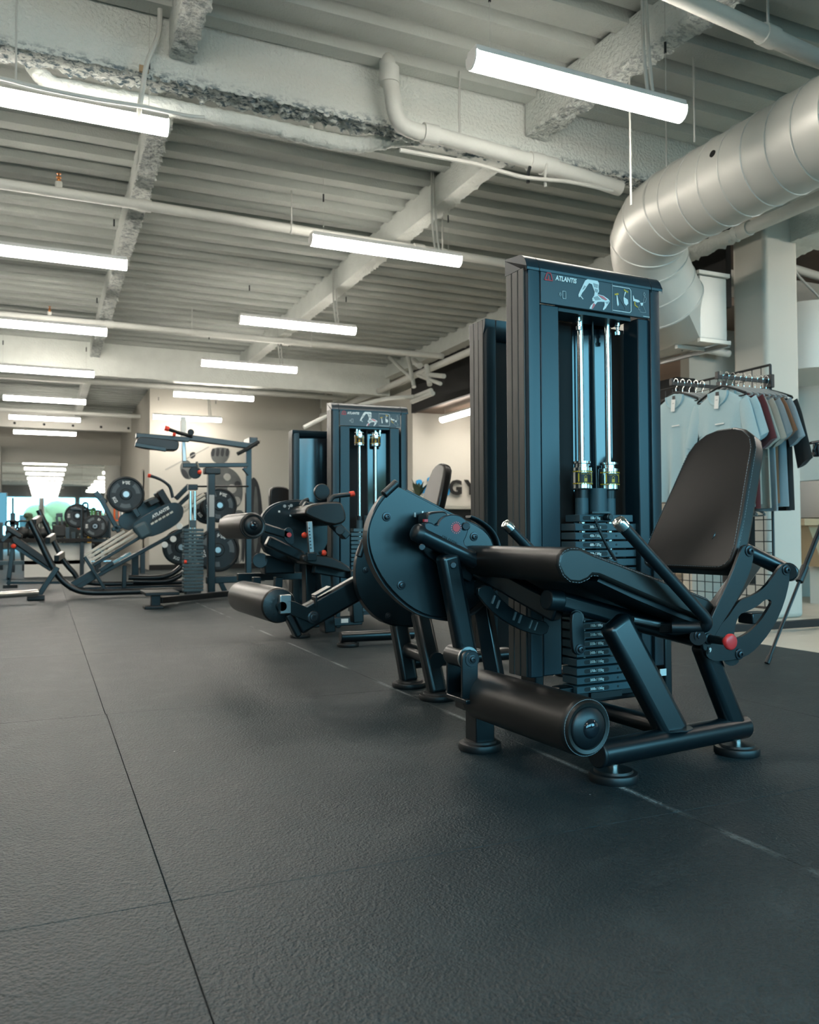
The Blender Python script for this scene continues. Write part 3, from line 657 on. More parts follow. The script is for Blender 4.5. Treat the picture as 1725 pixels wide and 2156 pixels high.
def stack_head(F, root, cx, half, ztop, zrod, zadd, sel=True):
    b0 = .076
    for s in (-1, 1):
        x = cx+s*.0625
        MB().cyl(F.P(x, b0, .2), F.P(x, b0, zrod), .0115, 16).done('guide_rod', 'chrome', root)
        MB().cyl(F.P(x, b0, ztop), F.P(x, b0, ztop+.062), .024, 18).done('bushing', 'plate', root)
        MB().cyl(F.P(x, b0, ztop+.060), F.P(x, b0, ztop+.092), .025, 18).done('bushing_cap', 'black_plastic', root)
        w = MB(); w.lathe(F.P(x, b0, zadd), (0, 0, 1), [(0, .034), (.004, .0375), (.016, .0375), (.017, .0385), (.066, .0385), (.067, .0375), (.078, .0375), (.080, .027), (.092, .026), (.094, .034), (.101, .034), (.103, .014)], 28)
        ad = w.done('add_on_weight', 'chrome', root)
        # printed band of the add on weight
        rr = .0392; z0 = zadd+.017; c = F.P(x, b0, 0)
        def cp(a, z, r=rr): return c+(F.u*math.sin(a)-F.w*math.cos(a))*r+V((0, 0, z0+z))
        def patch(m, a0, a1, za, zb, r=rr, nm='band', n=None):
            n = n or max(2, int(abs(a1-a0)/.2)+1); b = MB()
            b.loft([[cp(a0+(a1-a0)*k/n, za, r) for k in range(n+1)], [cp(a0+(a1-a0)*k/n, zb, r) for k in range(n+1)]], cap=False, closed=False); b.done(nm, m, ad, ang=60)
        patch('label_black', -.95, .30, .006, .043); patch('label_black', .95, 1.45, .006, .043)
        for zz in (.0015, .0445):
            b = MB()
            for k in range(-7, 8):
                a = k*.21
                b.loft([[cp(a-.07, zz, rr+.0004), cp(a, zz, rr+.0004), cp(a+.07, zz, rr+.0004)], [cp(a-.05, zz+.0045, rr+.0004), cp(a+.02, zz+.0045, rr+.0004), cp(a+.09, zz+.0045, rr+.0004)]], cap=False, closed=False)
            b.done('warning_stripe', 'yellow_print', ad, ang=60)
        patch('yellow_print', -.42, -.14, .010, .022, rr+.0005, 'padlock'); 
        b = MB(); b.tube([cp(-.38, .022, rr+.0006), cp(-.38, .028, rr+.0006), cp(-.28, .032, rr+.0006), cp(-.18, .028, rr+.0006), cp(-.18, .022, rr+.0006)], .0010, 6); b.done('padlock', 'yellow_print', ad)
        patch('yellow_print', -.55, -.05, .005, .0065, rr+.0005, 'underline')
        text('5 Lbs / 2.3 kg', cp(-.28, .038, rr+.0004), F.u*math.cos(-.28)+F.w*math.sin(-.28), (0, 0, 1), .0085, 'yellow_print', ad, depth=.0003, narrow=.8)
        for a in (-.98, .34, 1.5):
            patch('yellow_print', a, a+.12, .010, .040, rr+.0004, 'warning_bar')
        x2 = cx+s*.09
        bt = MB(); bt.lathe(F.P(x2, .05, zrod-.058), (0, 0, 1), [(0, .010), (.012, .011), (.014, .006), (.03, .006), (.032, .010), (.046, .010), (.05, .005), (.058, .005)], 12); bt.done('stop_bolt', 'chrome', root)
    MB().cyl(F.P(cx, .062, ztop), F.P(cx, .062, ztop+.095), .032, 22).done('stem_sleeve', 'plate', root)
    MB().tube([F.P(cx, .07, ztop+.09), F.P(cx-.002, .08, zrod)], .0035, 8).done('lift_cable', 'rubber', root)
# ------------------------------------------------------------------ pieces shared by the machines
def foot_pad(root, p, r=.066, stem=.06):
    p = V((p[0], p[1], 0))
    MB().lathe(p, (0, 0, 1), [(0, r*.97), (.004, r), (.018, r), (.022, r*.97), (.024, r*.80), (.030, r*.76), (.032, r*.30)], 32).done('foot_pad', 'rubber', root)
    MB().cyl(p+V((0, 0, .02)), p+V((0, 0, stem)), .014, 14).done('levelling_stud', 'chrome', root)
def bolt(root, p, n, r=.012, parent=None):
    n = V(n).normalized(); p = V(p)
    b = MB(); b.lathe(p, n, [(0, r), (.002, r), (.003, r*.95), (.0035, r*.62), (.009, r*.60), (.010, r*.5), (.0101, r*.26), (.006, r*.25)], 18, cap=True)
    return b.done('bolt', 'bolt', root)
def cushion(name, outline, n, th, root, m='upholstery', bev=.014, seg=3):
    n = V(n).normalized(); pts = [V(p) for p in outline]
    return MB().prism(pts, n*th).done(name, m, root, bevel=bev, seg=seg, ang=50)
def stitches(root, path, r=.0011, dash=.006, gap=.0035, closed=True):
    b = MB(); path = [V(p) for p in path]; path = path+[path[0]] if closed else path; acc = 0
    for a, c in zip(path, path[1:]):
        L = (c-a).length; d = (c-a).normalized() if L > 1e-6 else V((1, 0, 0)); t = (-acc) % (dash+gap) if acc else 0
        t = 0
        while t+dash <= L+1e-4:
            b.tube([a+d*t, a+d*(t+dash)], r, 5); t += dash+gap
    return b.done('stitching', 'stitch', root, kind='stuff')
def roller(root, p, q, r, name='roller_pad', m='upholstery', cap=True, near_disc=True):
    p, q = V(p), V(q); d = (q-p).normalized(); L = (q-p).length
    o = MB().lathe(p, d, [(0, r*.80), (.002, r*.93), (.008, r*.985), (.016, r), (L-.016, r), (L-.008, r*.985), (L-.002, r*.93), (L, r*.80)], 40).done(name, m, root, ang=50)
    if near_disc:
        MB().lathe(p, -d, [(-.004, r*.92), (.003, r*.92), (.008, r*.86), (.006, r*.74), (.004, r*.73)], 40).done('end_ring', m, o, ang=50)
        MB().lathe(p, -d, [(0, r*.72), (.004, r*.72), (.010, r*.66), (.016, r*.36), (.0165, r*.33)], 40).done('end_cap', 'black_plastic', o, ang=50)
        MB().lathe(p-d*.0155, -d, [(0, r*.33), (.003, r*.32), (.008, r*.18), (.009, 0)], 24).done('centre_plug', 'gloss_black', o, ang=60)
        sd, up = perp(d)
        stitches(o, [p-d*.001+(sd*math.cos(2*PI*k/60)+up*math.sin(2*PI*k/60))*r*.945 for k in range(60)], .0009)
    return o
def flat_plate(name, F, pxs, b, th, root, m='black_metal', smooth=1, bev=.002):
    pts = [F.Q(x, y, b) for x, y in pxs]
    if smooth: pts = smooth_poly(pts, smooth)
    return MB().prism(pts, F.w*th).done(name, m, root, bevel=bev, ang=40)

# ------------------------------------------------------------------ leg extension machine in front
F1 = Frame((1.49, 2.38, 0), 3.0); Q = F1.Q
LE = thing('leg_extension_machine', 'black leg extension machine nearest the camera, with a brown padded seat and red knob', 'machine', (1.5, 2.05, 0))
bz = tower(F1, LE)
q0, q1, q2 = Q(1216, 1090, .035), Q(1342, 1109, .035), Q(1212, 1109, .035)
half = (q1-q2).dot(F1.u)/2; cxs = ((q1+q2)/2-F1.o).dot(F1.u)
zhi = Q(1270, 1091, .035).z; zlo = Q(1280, 1447, .035).z
th = weights(F1, LE, cxs, half, zlo, zhi)
stack_head(F1, LE, .345, half, zhi+th/2, bz-.004, Q(1225, 1031, .076).z)
# coiled selector cord and its bracket
b = MB(); a, c = Q(1254, 1094, .02), Q(1297, 1180, -.02); d = c-a; sd, up = perp(d); n = 260
b.tube([a+d*(k/n)+V((0, 0, -.012*math.sin(PI*k/n)))+(sd*math.cos(k*1.05)+up*math.sin(k*1.05))*.0042 for k in range(n+1)], .0022, 5); b.done('selector_cord', 'rubber', LE)
MB().lathe(Q(1277, 1089, .03), -F1.w, [(0, .013), (.02, .013), (.022, .010), (.026, .010)], 16).done('selector_pin', 'black_plastic', LE)
MB().bar(Q(1245, 1079, .02), Q(1282, 1079, .02), .012, .006).done('cord_bracket', 'black_metal', LE)
# tower base
for nm, a0, a1, yb, z0_, z1_ in (('base_rail', .16, .62, .08, .075, .125), ('base_rail', .05, .66, .20, .03, .09)):
    MB().box(F1.P((a0+a1)/2, yb, (z0_+z1_)/2), (a1-a0, .05, z1_-z0_), F1.u, F1.w).done(nm, 'black_metal', LE, bevel=.006)
for a0 in (.045, .625):
    MB().box(F1.P(a0, .055, .20), (.036, .09, .36), F1.u, F1.w).done('tower_post', 'black_metal', LE, bevel=.006)
    MB().box(F1.P(a0, .055, .012), (.06, .11, .024), F1.u, F1.w).done('post_foot', 'rubber', LE, bevel=.004)
MB().box(F1.P(.585, -.002, .155), (.03, .003, .025), F1.u, F1.w).done('rating_label', 'white_print', LE)
# floor frame
PA, PB = G(1292, 1642), G(1552, 1586)
za = V((0, 0, .077)); e = (PB-PA).normalized()
MB().tube([PA-e*.055+za, PB+e*.035+za], .036, 22).done('base_tube', 'black_metal', LE, bevel=.004)
MB().cyl(PA-e*.062+za, PA-e*.05+za, .0372, 22).done('tube_cap', 'black_plastic', LE, bevel=.004)
foot_pad(LE, PA); foot_pad(LE, PB)
mid = PA.lerp(PB, .62)+za
MB().tube([mid, mid+F1.w*.62], .027, 18).done('base_tube', 'black_metal', LE)
lyb = (PA-F1.o).dot(F1.w)
def oval_bar(name, p, q, w, h, side, root, m='black_metal', bev=.018):
    return MB().bar(p, q, w, h, up=side).done(name, m, root, bevel=bev, seg=4)
lb = PA.lerp(PB, .47)+za+V((0, 0, .01))
oval_bar('front_leg', lb, Q(1292, 1305, lyb+.05), .055, .092, F1.u, LE)
oval_bar('rear_leg', PB+V((0, 0, .06)), Q(1478, 1350, lyb+.03), .052, .068, F1.u, LE)
MB().lathe(lb+V((0, 0, .022)), (0, 0, 1), [(0, .05), (.003, .05)], 20).done('weld_bead', 'bolt', LE)
# foot under the leg roller, with its rubber stop
P3 = G(1011, 1577); foot_pad(LE, P3, .066, .04)
MB().box(P3+V((0, 0, .082)), (.066, .066, .11), F1.u, F1.w).done('stop_post', 'black_metal', LE, bevel=.004)
MB().box(P3+V((-.012, 0, .152)), (.105, .085, .05), F1.u, F1.w).done('stop_block', 'rubber', LE, bevel=.004)
MB().bar(P3+V((.03, .04, .09)), P3+F1.u*.42+F1.w*.06+V((0, 0, .09)), .05, .05).done('base_tube', 'black_metal', LE, bevel=.005)
MB().bar(P3+F1.u*.10+F1.w*.03+V((0, 0, .09)), Q(1010, 1240, -.02), .06, .05).done('pivot_post', 'black_metal', LE, bevel=.006)
# seat beam and cushion
oval_bar('seat_beam', Q(1165, 1262, -.36), Q(1500, 1352, -.42), .06, .056, V((0, 0, 1)), LE, bev=.016)
MB().tube([Q(1150, 1262, -.40), Q(1180, 1264, -.40)], .030, 18).done('beam_collar', 'black_plastic', LE, bevel=.004)
NL, SW = -.575, .50
seat_px = [(1186, 1158), (1200, 1152), (1222, 1152), (1250, 1165), (1300, 1184), (1400, 1222), (1492, 1259), (1508, 1275), (1509, 1296), (1498, 1311), (1440, 1290), (1340, 1248), (1262, 1214), (1249, 1213), (1240, 1222), (1222, 1230), (1200, 1228), (1184, 1214), (1175, 1192), (1177, 1170)]
so = [Q(x, y, NL) for x, y in seat_px]
so2 = []
for i, p in enumerate(so): so2 += [p]
seat = cushion('seat_cushion', so2, F1.w, SW, LE, bev=.010)
ctr = V((sum(p.x for p in so), sum(p.y for p in so), sum(p.z for p in so)))/len(so)
ins = lambda p, c_, k: p+(c_-p).normalized()*k
rc = Q(1212, 1191, NL)
roll_side = [ins(p, rc, .004)-F1.w*.0008 for p in so[12:]+so[:3]]
stitches(seat, roll_side, .0010, closed=False)
stitches(seat, [p+V((0, 0, -.006))-F1.w*.0008 for p in so[3:7]], .0010, closed=False)
MB().prism([Q(x, y, NL+.02) for x, y in ((1262, 1216), (1340, 1251), (1440, 1293), (1496, 1315), (1494, 1322), (1430, 1300), (1330, 1258), (1258, 1224))], F1.w*(SW-.04)).done('seat_board', 'black_plastic', LE)
# backrest: an outline in its own plane, wider below
bc, tcn = Q(1434, 1196, -.375), Q(1528, 900, -.375)
vd = (tcn-bc).normalized(); bl = (tcn-bc).length; nf = F1.w.cross(vd).normalized()
if nf.dot(F1.u) > 0: nf = -nf
def back_outline(k=1.0, off=0.0):
    hw = [(0.0, .150), (.02, .172), (.06, .186), (.15, .188), (.35, .176), (.55, .160), (.72, .147), (.84, .137), (.92, .116), (.975, .078), (1.0, .035)]
    L = [bc+vd*(bl*h+off*(1-2*h) if 0 else bl*h)-F1.w*(w*k-off) for h, w in hw]
    R = [bc+vd*bl*h+F1.w*(w*k-off) for h, w in hw]
    return L+list(reversed(R))
bo = back_outline()
bcush = MB().prism(bo, -nf*.056).done('backrest_cushion', 'upholstery', LE, bevel=.012, seg=3, ang=50)
bo2 = [p+(bc+vd*bl*.45-p).normalized()*.010+nf*.0008 for p in bo]
stitches(bcush, bo2, .0009)
stitches(bcush, [p-nf*.012-F1.w*.0006 for p in bo[2:9]], .0009, closed=False)
MB().prism([bc+vd*(bl*h)+F1.w*w-nf*.058 for h, w in ((.05, -.12), (.05, .12), (.7, .09), (.7, -.09))], -nf*.012).done('backrest_board', 'black_plastic', LE, bevel=.003)
# adjuster plates on the near side
PL = -.60
pa = [(1562, 1152), (1570, 1147), (1580, 1147), (1587, 1155), (1587, 1185), (1573, 1225), (1550, 1270), (1522, 1312), (1503, 1345), (1493, 1368), (1482, 1372), (1480, 1350), (1490, 1320), (1513, 1270), (1540, 1212)]
pb_out = [(1642, 1195), (1650, 1187), (1660, 1188), (1665, 1200), (1663, 1225), (1652, 1270), (1634, 1312), (1608, 1350), (1582, 1376), (1560, 1386), (1530, 1391), (1505, 1392), (1490, 1385), (1485, 1370), (1492, 1350), (1507, 1322), (1530, 1305), (1552, 1272), (1562, 1262), (1590, 1252), (1612, 1236), (1630, 1212)]
pb_in = [(1622, 1262), (1612, 1262), (1596, 1276), (1572, 1288), (1558, 1293), (1550, 1312), (1545, 1342), (1556, 1344), (1580, 1330), (1602, 1308), (1620, 1280), (1626, 1268)]
flat_plate('adjuster_plate', F1, pa, PL, .010, LE)
def ring_plate(name, out, inn, b, th, root):
    o = smooth_poly([Q(x, y, b) for x, y in out], 1); i = smooth_poly([Q(x, y, b) for x, y in inn], 1)
    bm_ = MB()
    me_pts = []
    # walls of the hole and of the outline, and two faces filled between them
    for off in (V((0, 0, 0)), F1.w*th):
        vo = [bm_.bm.verts.new(p+off) for p in o]; vi = [bm_.bm.verts.new(p+off) for p in i]
        ed = [bm_.bm.edges.new((vo[k], vo[(k+1) % len(vo)])) for k in range(len(vo))]+[bm_.bm.edges.new((vi[k], vi[(k+1) % len(vi)])) for k in range(len(vi))]
        bmesh.ops.triangle_fill(bm_.bm, edges=ed, use_beauty=True); me_pts.append((vo, vi))
    for s in (0, 1):
        a, c = me_pts[0][s], me_pts[1][s]
        for k in range(len(a)): bm_.bm.faces.new((a[k], a[(k+1) % len(a)], c[(k+1) % len(a)], c[k]))
    return bm_.done(name, 'black_metal', root)
ring_plate('adjuster_quadrant', pb_out, pb_in, PL+.012, .010, LE)
flat_plate('adjuster_plate', F1, pa, PL+.34, .010, LE)
for px, py in ((1578, 1160), (1471, 1339)): bolt(LE, Q(px, py, PL), -F1.w, .017)
for px, py in ((1655, 1200), (1557, 1377)): bolt(LE, Q(px, py, PL+.012), -F1.w, .016)
MB().tube([Q(1500, 1128, -.45), Q(1560, 1155, -.50), Q(1664, 1205, -.52)], .024, 18).done('backrest_arm', 'black_metal', LE)
MB().tube([Q(1660, 1204, -.585), Q(1664, 1206, -.46)], .028, 18).done('arm_end', 'black_metal', LE, bevel=.004)
MB().bar(Q(1592, 1172, -.30), Q(1500, 1300, -.36), .05, .05).done('backrest_bracket', 'black_metal', LE, bevel=.006)
MB().box(Q(1590, 1300, -.40), (.09, .06, .035), F1.u, F1.w).done('counter_bracket', 'black_metal', LE, bevel=.004)
MB().tube([Q(1470, 1342, PL-.006), Q(1480, 1345, -.38)], .022, 16).done('pivot_tube', 'black_metal', LE)
MB().cyl(Q(1540, 1386, PL+.04), Q(1540, 1386, PL+.14), .022, 14).done('stop_bumper', 'rubber', LE)
k0 = Q(1492, 1345, PL)
MB().lathe(k0, -F1.w, [(0, .016), (.004, .016), (.006, .012), (.062, .011)], 18).done('plunger_shaft', 'black_plastic', LE)
MB().lathe(k0-F1.w*.060, -F1.w, [(0, .012), (.008, .015), (.013, .022), (.020, .0225), (.023, .020), (.0245, .017), (.0235, 0)], 26).done('adjuster_knob', 'red_knob', LE, ang=50, label='round red pull knob')
b = MB().box(Q(1497, 1369, PL-.001), (.022, .002, .020), F1.u, F1.w).done('number_label', 'label_black', LE)
text('9', Q(1496, 1369, PL-.002), F1.u, (0, 0, 1), .017, 'white_print', LE, depth=.0003, bold=.0006)
# grab handles
hn = [Q(1312, 1108, -.62), Q(1478, 1292, -.62), Q(1488, 1306, -.62), Q(1486, 1317, -.615), Q(1474, 1321, -.60), Q(1415, 1321, -.55)]
for s in (0, .53):
    pts = [p+F1.w*s for p in hn]
    gh = MB().tube([pts[0]]+spline(pts[1:], 4), .0165, 18).done('grab_handle', 'black_plastic', LE)
    d = (pts[0]-pts[1]).normalized()
    MB().lathe(pts[0]-d*.004, d, [(0, .0185), (.022, .0185), (.028, .016), (.030, .011), (.0305, 0)], 22).done('handle_cap', 'chrome', gh, ang=50)
    MB().cyl(pts[0]+d*.026, pts[0]+d*.0268, .003, 10).done('cap_hole', 'label_black', gh)
MB().bar(Q(1395, 1322, -.50), Q(1430, 1321, -.56), .03, .03).done('handle_socket', 'black_metal', LE, bevel=.004)
# cam housing: two steel plates with a rim
DP = -.075
disc = [(836, 1022), (870, 1040), (920, 1066), (960, 1087), (1000, 1104), (1024, 1120), (1038, 1142), (1042, 1170), (1038, 1210), (1022, 1250), (995, 1282), (965, 1298), (935, 1301), (900, 1296), (865, 1278), (835, 1252), (808, 1220), (790, 1188), (779, 1155), (776, 1120), (783, 1085), (797, 1052), (816, 1034)]
flat_plate('cam_plate', F1, disc, DP, .010, LE, smooth=1)
rim = [Q(x, y, DP+.018) for x, y in ((806, 1046), (790, 1068), (776, 1098), (770, 1130), (774, 1165), (788, 1202), (810, 1236), (840, 1266), (872, 1288), (905, 1299), (940, 1304), (968, 1300), (1000, 1284), (1026, 1254), (1042, 1215), (1047, 1172), (1043, 1140), (1028, 1114), (1004, 1096), (985, 1088))]
b = MB(); sp = spline(rim, 4); rows = []
for i, p in enumerate(sp):
    tdir = (sp[min(i+1, len(sp)-1)]-sp[max(i-1, 0)]).normalized(); outw = tdir.cross(F1.w); 
    cc = Q(905, 1170, DP)
    if outw.dot(p-cc) < 0: outw = -outw
    rows.append([p-F1.w*.020, p-F1.w*.020+outw*.004, p+F1.w*.014+outw*.004, p+F1.w*.014, p+F1.w*.010-outw*.004, p-F1.w*.016-outw*.004])
b.loft(rows).done('cam_rim', 'black_plastic', LE, ang=50)
flat_plate('cam_plate', F1, [(x+14, y+4) for x, y in disc], DP+.06, .010, LE)
MB().tube([Q(836, 1016, DP), Q(808, 1042, DP)], .013, 12).done('stop_bumper', 'black_plastic', LE, bevel=.003)
for px, py in ((814, 1088), (845, 1232), (998, 1130), (1025, 1190)): bolt(LE, Q(px, py, DP), -F1.w, .014)
text('1', Q(890, 1085, DP-.001), F1.u, V((0, 0, 1)), .030, 'white_print', LE, depth=.0004, bold=.0012)
for px, py in ((874, 1084), (903, 1082)): MB().box(Q(px, py, DP-.001), (.006, .002, .014), F1.u, F1.w).done('scale_mark', 'grey_print', LE)
MB().lathe(Q(920, 1135, DP), -F1.w, [(0, .066), (.02, .066), (.024, .060)], 32).done('pivot_hub', 'black_metal', LE)
# lower cover plate behind the arm
flat_plate('lower_cover', F1, [(885, 1135), (900, 1120), (985, 1165), (1000, 1230), (965, 1212), (925, 1190), (900, 1165)], DP-.02, .012, LE, 'black_plastic')
# adjuster tube, lever head and printed cover
AP = DP-.075
t0, t1 = Q(884, 1124, AP), Q(1000, 1180, AP)
MB().tube([t0, t1], .0265, 24).done('lever_tube', 'black_metal', LE)
MB().lathe(t0+(t1-t0).normalized()*.002, (t0-t1), [(0, .0275), (.016, .027), (.024, .021), (.027, .010), (.0275, 0)], 24).done('tube_cap', 'black_plastic', LE, ang=60)
cv = [(893, 1102), (906, 1098), (921, 1108), (925, 1096), (936, 1086), (952, 1082), (970, 1085), (984, 1096), (988, 1112), (984, 1128), (976, 1143), (990, 1157), (985, 1166), (940, 1142), (896, 1118)]
flat_plate('lever_cover', F1, cv, AP-.020, .030, LE, 'shroud', bev=.004)
text('ATLANTIS', Q(948, 1138, AP-.0212), (Q(982, 1156, AP)-Q(915, 1121, AP)), V((0, 0, 1)), .013, 'black_plastic', LE, depth=.0004, bold=.0004)
o = MB().lathe(Q(961, 1111, AP-.020), -F1.w, [(0, .0125), (.001, .0125)], 24).done('round_badge', 'red_print', LE, label='small red round badge')
for k in range(16):
    a = 2*PI*k/16; c = Q(961, 1111, AP-.0212)+(F1.u*math.cos(a)+V((0, 0, 1))*math.sin(a))*.0165
    MB().box(c, (.003, .0006, .003), F1.u, F1.w).done('badge_letter', 'pink_print', LE)
hb = [(899, 1108), (899, 1086), (904, 1079), (930, 1075), (942, 1078), (945, 1086), (944, 1100), (920, 1104), (915, 1110)]
flat_plate('lever_grip', F1, hb, AP-.012, .06, LE, 'black_plastic', bev=.006)
MB().box(Q(896, 1096, AP-.01), (.012, .01, .008), F1.u, F1.w).done('pointer', 'red_print', LE)
for px, py in ((889, 1152), (955, 1190)): MB().cyl(Q(px, py, AP-.005), Q(px, py, AP-.03), .010, 12).done('nut', 'bolt', LE, bevel=.002)
MB().cyl(Q(982, 1108, AP-.01), Q(982, 1108, AP-.03), .012, 14).done('nut', 'bolt', LE, bevel=.002)
# swinging arm, clevis and roller
oval_bar('lever_arm', Q(941, 1165, AP), Q(982, 1382, AP+.01), .050, .066, F1.u, LE, bev=.016)
cl = Q(986, 1386, AP-.04)
MB().cyl(cl, cl+F1.w*.10, .031, 24).done('clevis_bushing', 'black_metal', LE, bevel=.003)
cpl = [(974, 1472), (974, 1392), (976, 1378), (983, 1370), (991, 1368), (999, 1371), (1005, 1379), (1007, 1392), (1007, 1472)]
for b_, ox, oy in ((AP-.062, 0, 0), (AP+.048, -31, -5)):
    flat_plate('clevis_plate', F1, [(x+ox, y+oy) for x, y in cpl], b_, .010, LE, 'black_metal', 0)
MB().box(Q(976, 1470, AP-.007), (.052, .118, .014), F1.u, F1.w).done('clevis_base', 'black_metal', LE, bevel=.003)
MB().lathe(cl-F1.w*.018, -F1.w, [(0, .026), (.003, .026), (.004, .023), (.006, .022)], 26).done('washer', 'bolt', LE)
bolt(LE, cl-F1.w*.022, -F1.w, .014)
MB().lathe(cl+F1.w*.004, -F1.w, [(0, .034), (.006, .034)], 26).done('spacer_ring', 'steel', LE)
rn = Q(1236, 1532, -.655); rf = rn+F1.w*.50
roller(LE, rn, rf, .0735)
MB().cyl(rf-F1.w*.05, rf+F1.w*.13, .016, 14).done('roller_axle', 'black_metal', LE)
# range quadrant with slots and the hanging bracket
RP = -.20
qd = [(1000, 1243), (1030, 1282), (1068, 1312), (1110, 1332), (1150, 1340), (1160, 1312), (1120, 1302), (1082, 1284), (1052, 1258), (1030, 1228)]
flat_plate('range_quadrant', F1, qd, RP, .014, LE, smooth=1)
for px, py in ((1040, 1262), (1050, 1272), (1085, 1297), (1096, 1303), (1118, 1314), (1129, 1318)):
    MB().bar(Q(px-3, py+9, RP-.002), Q(px+3, py-8, RP-.002), .003, .004).done('slot_edge', 'steel', LE)
MB().bar(Q(1010, 1195, -.10), Q(1180, 1290, -.34), .06, .06).done('seat_support', 'black_metal', LE, bevel=.008)
MB().bar(Q(1000, 1240, -.05), Q(1145, 1185, -.30), .05, .05).done('seat_support', 'black_metal', LE, bevel=.008)
flat_plate('link_bracket', F1, [(1204, 1296), (1214, 1286), (1226, 1290), (1232, 1330), (1232, 1366), (1224, 1380), (1212, 1378), (1206, 1362)], -.44, .012, LE)
bolt(LE, Q(1221, 1367, -.44), -F1.w, .015)
MB().tube([Q(1215, 1300, -.43), Q(1215, 1300, -.30)], .02, 14).done('link_pin', 'black_metal', LE)
MB().tube([Q(1332, 1304, -.5), Q(1405, 1318, -.5)], .009, 10).done('adjuster_rod', 'steel', LE)
# ------------------------------------------------------------------ second machine, mirrored behind the first
F2 = Frame((1.69, 3.03, 0), 3.0)
LC = thing('leg_curl_machine', 'black leg machine behind the first, its roller arm reaching to the left over the floor', 'machine', (1.6, 3.3, 0))
tower(F2, LC, front=False, panel='fascia_black', zt=1.583, zb=1.50, W=.60, D=.13, z0=.18)
F2f = Frame(F2.P(0, 0, 0), 3.0)
Y2 = 3.42
q2 = lambda x, y, d=0: A(x, y, Y2+d)
d2 = [(764, 1138), (752, 1168), (748, 1205), (752, 1243), (768, 1275), (796, 1303), (838, 1318), (885, 1316), (925, 1290), (950, 1240), (955, 1180), (930, 1120), (880, 1090), (830, 1100)]
def plate2(name, pxs, y, th, root, m='black_metal', it=1, bev=.002): 
    return MB().prism(smooth_poly([A(a, b_, y) for a, b_ in pxs], it), V((0, th, 0))).done(name, m, root, bevel=bev, ang=40)
plate2('cam_plate', d2, Y2-.10, .010, LC)
plate2('cam_rim', [(x+(4 if x < 830 else 0), y+4) for x, y in d2], Y2-.085, .06, LC, 'black_plastic')
MB().tube([A(767, 1136, Y2-.1), A(756, 1172, Y2-.1)], .014, 12).done('stop_bumper', 'black_plastic', LC, bevel=.003)
for px, py in ((770, 1200), (817, 1297)): bolt(LC, A(px, py, Y2-.1), (0, -1, 0), .014)
PC, PD = G(862, 1446), G(922, 1472)
foot_pad(LC, PC, .075); foot_pad(LC, PD, .075)
oval_bar('front_leg', PD+V((0, 0, .02)), A(884, 1285, PD.y+.10), .06, .075, V((1, 0, 0)), LC)
oval_bar('front_leg', PC+V((0, 0, .02)), A(834, 1285, PC.y+.06), .06, .075, V((1, 0, 0)), LC)
MB().tube([PC+V((0, 0, .16)), PD+V((0, 0, .155))], .032, 16).done('cross_tube', 'black_metal', LC)
MB().tube([PC+V((.03, .03, .10)), PC+V((.85, .10, .10))], .028, 14).done('base_tube', 'black_metal', LC)
MB().tube([PC+V((.80, -.1, .09)), PC+V((.80, .75, .09))], .028, 14).done('base_tube', 'black_metal', LC)
foot_pad(LC, PC+V((.80, .70, 0)), .066, .08); foot_pad(LC, PC+V((.80, -.05, 0)), .066, .08)
# arm, link and roller
a0, a1 = A(770, 1228, Y2+.02), A(622, 1312, Y2+.02)
MB().bar(a0, a1, .06, .105).done('lever_arm', 'black_metal', LC, bevel=.012, seg=3)
dd = (a1-a0).normalized()
MB().bar(a1, a1+dd*.03, .065, .11).done('arm_cap', 'black_plastic', LC, bevel=.008)
b = MB(); c = A(675, 1256, Y2); b.bar(c-dd*.045+V((0, 0, .02)), c+dd*.035+V((0, 0, .02)), .06, .01); b.bar(c+dd*.03+V((0, 0, .015)), c+dd*.03+V((0, 0, -.03)), .06, .01, up=(1, 0, 0)); b.done('stop_bracket', 'black_metal', LC, bevel=.002)
plate2('link_plate', [(600, 1268), (612, 1262), (660, 1285), (672, 1292), (673, 1306), (662, 1312), (648, 1308), (602, 1290)], Y2-.03, .014, LC)
bolt(LC, A(661, 1300, Y2-.03), (0, -1, 0), .028)
MB().box(A(600, 1272, Y2-.015), (.05, .03, .08)).done('clevis', 'steel', LC, bevel=.004)
rn = A(588, 1275, Y2+.02); rf = rn+V((-.02, .62, 0))
roller(LC, rn, rf, .076, near_disc=False)
b = MB()
MB().lathe(rn, (0, -1, 0), [(-.004, .072), (.004, .070), (.010, .052), (.012, .034)], 32).done('end_cap', 'black_plastic', LC, ang=50)
for k in range(14):
    a = 2*PI*k/14; u_ = V((math.cos(a), 0, math.sin(a))); b.bar(rn+u_*.036+V((0, -.010, 0)), rn+u_*.070+V((0, -.002, 0)), .004, .006, up=(0, -1, 0))
b.done('vinyl_pleat', 'upholstery', LC)
MB().cyl(rn+V((0, -.05, 0)), rn, .020, 14).done('roller_axle', 'black_metal', LC)
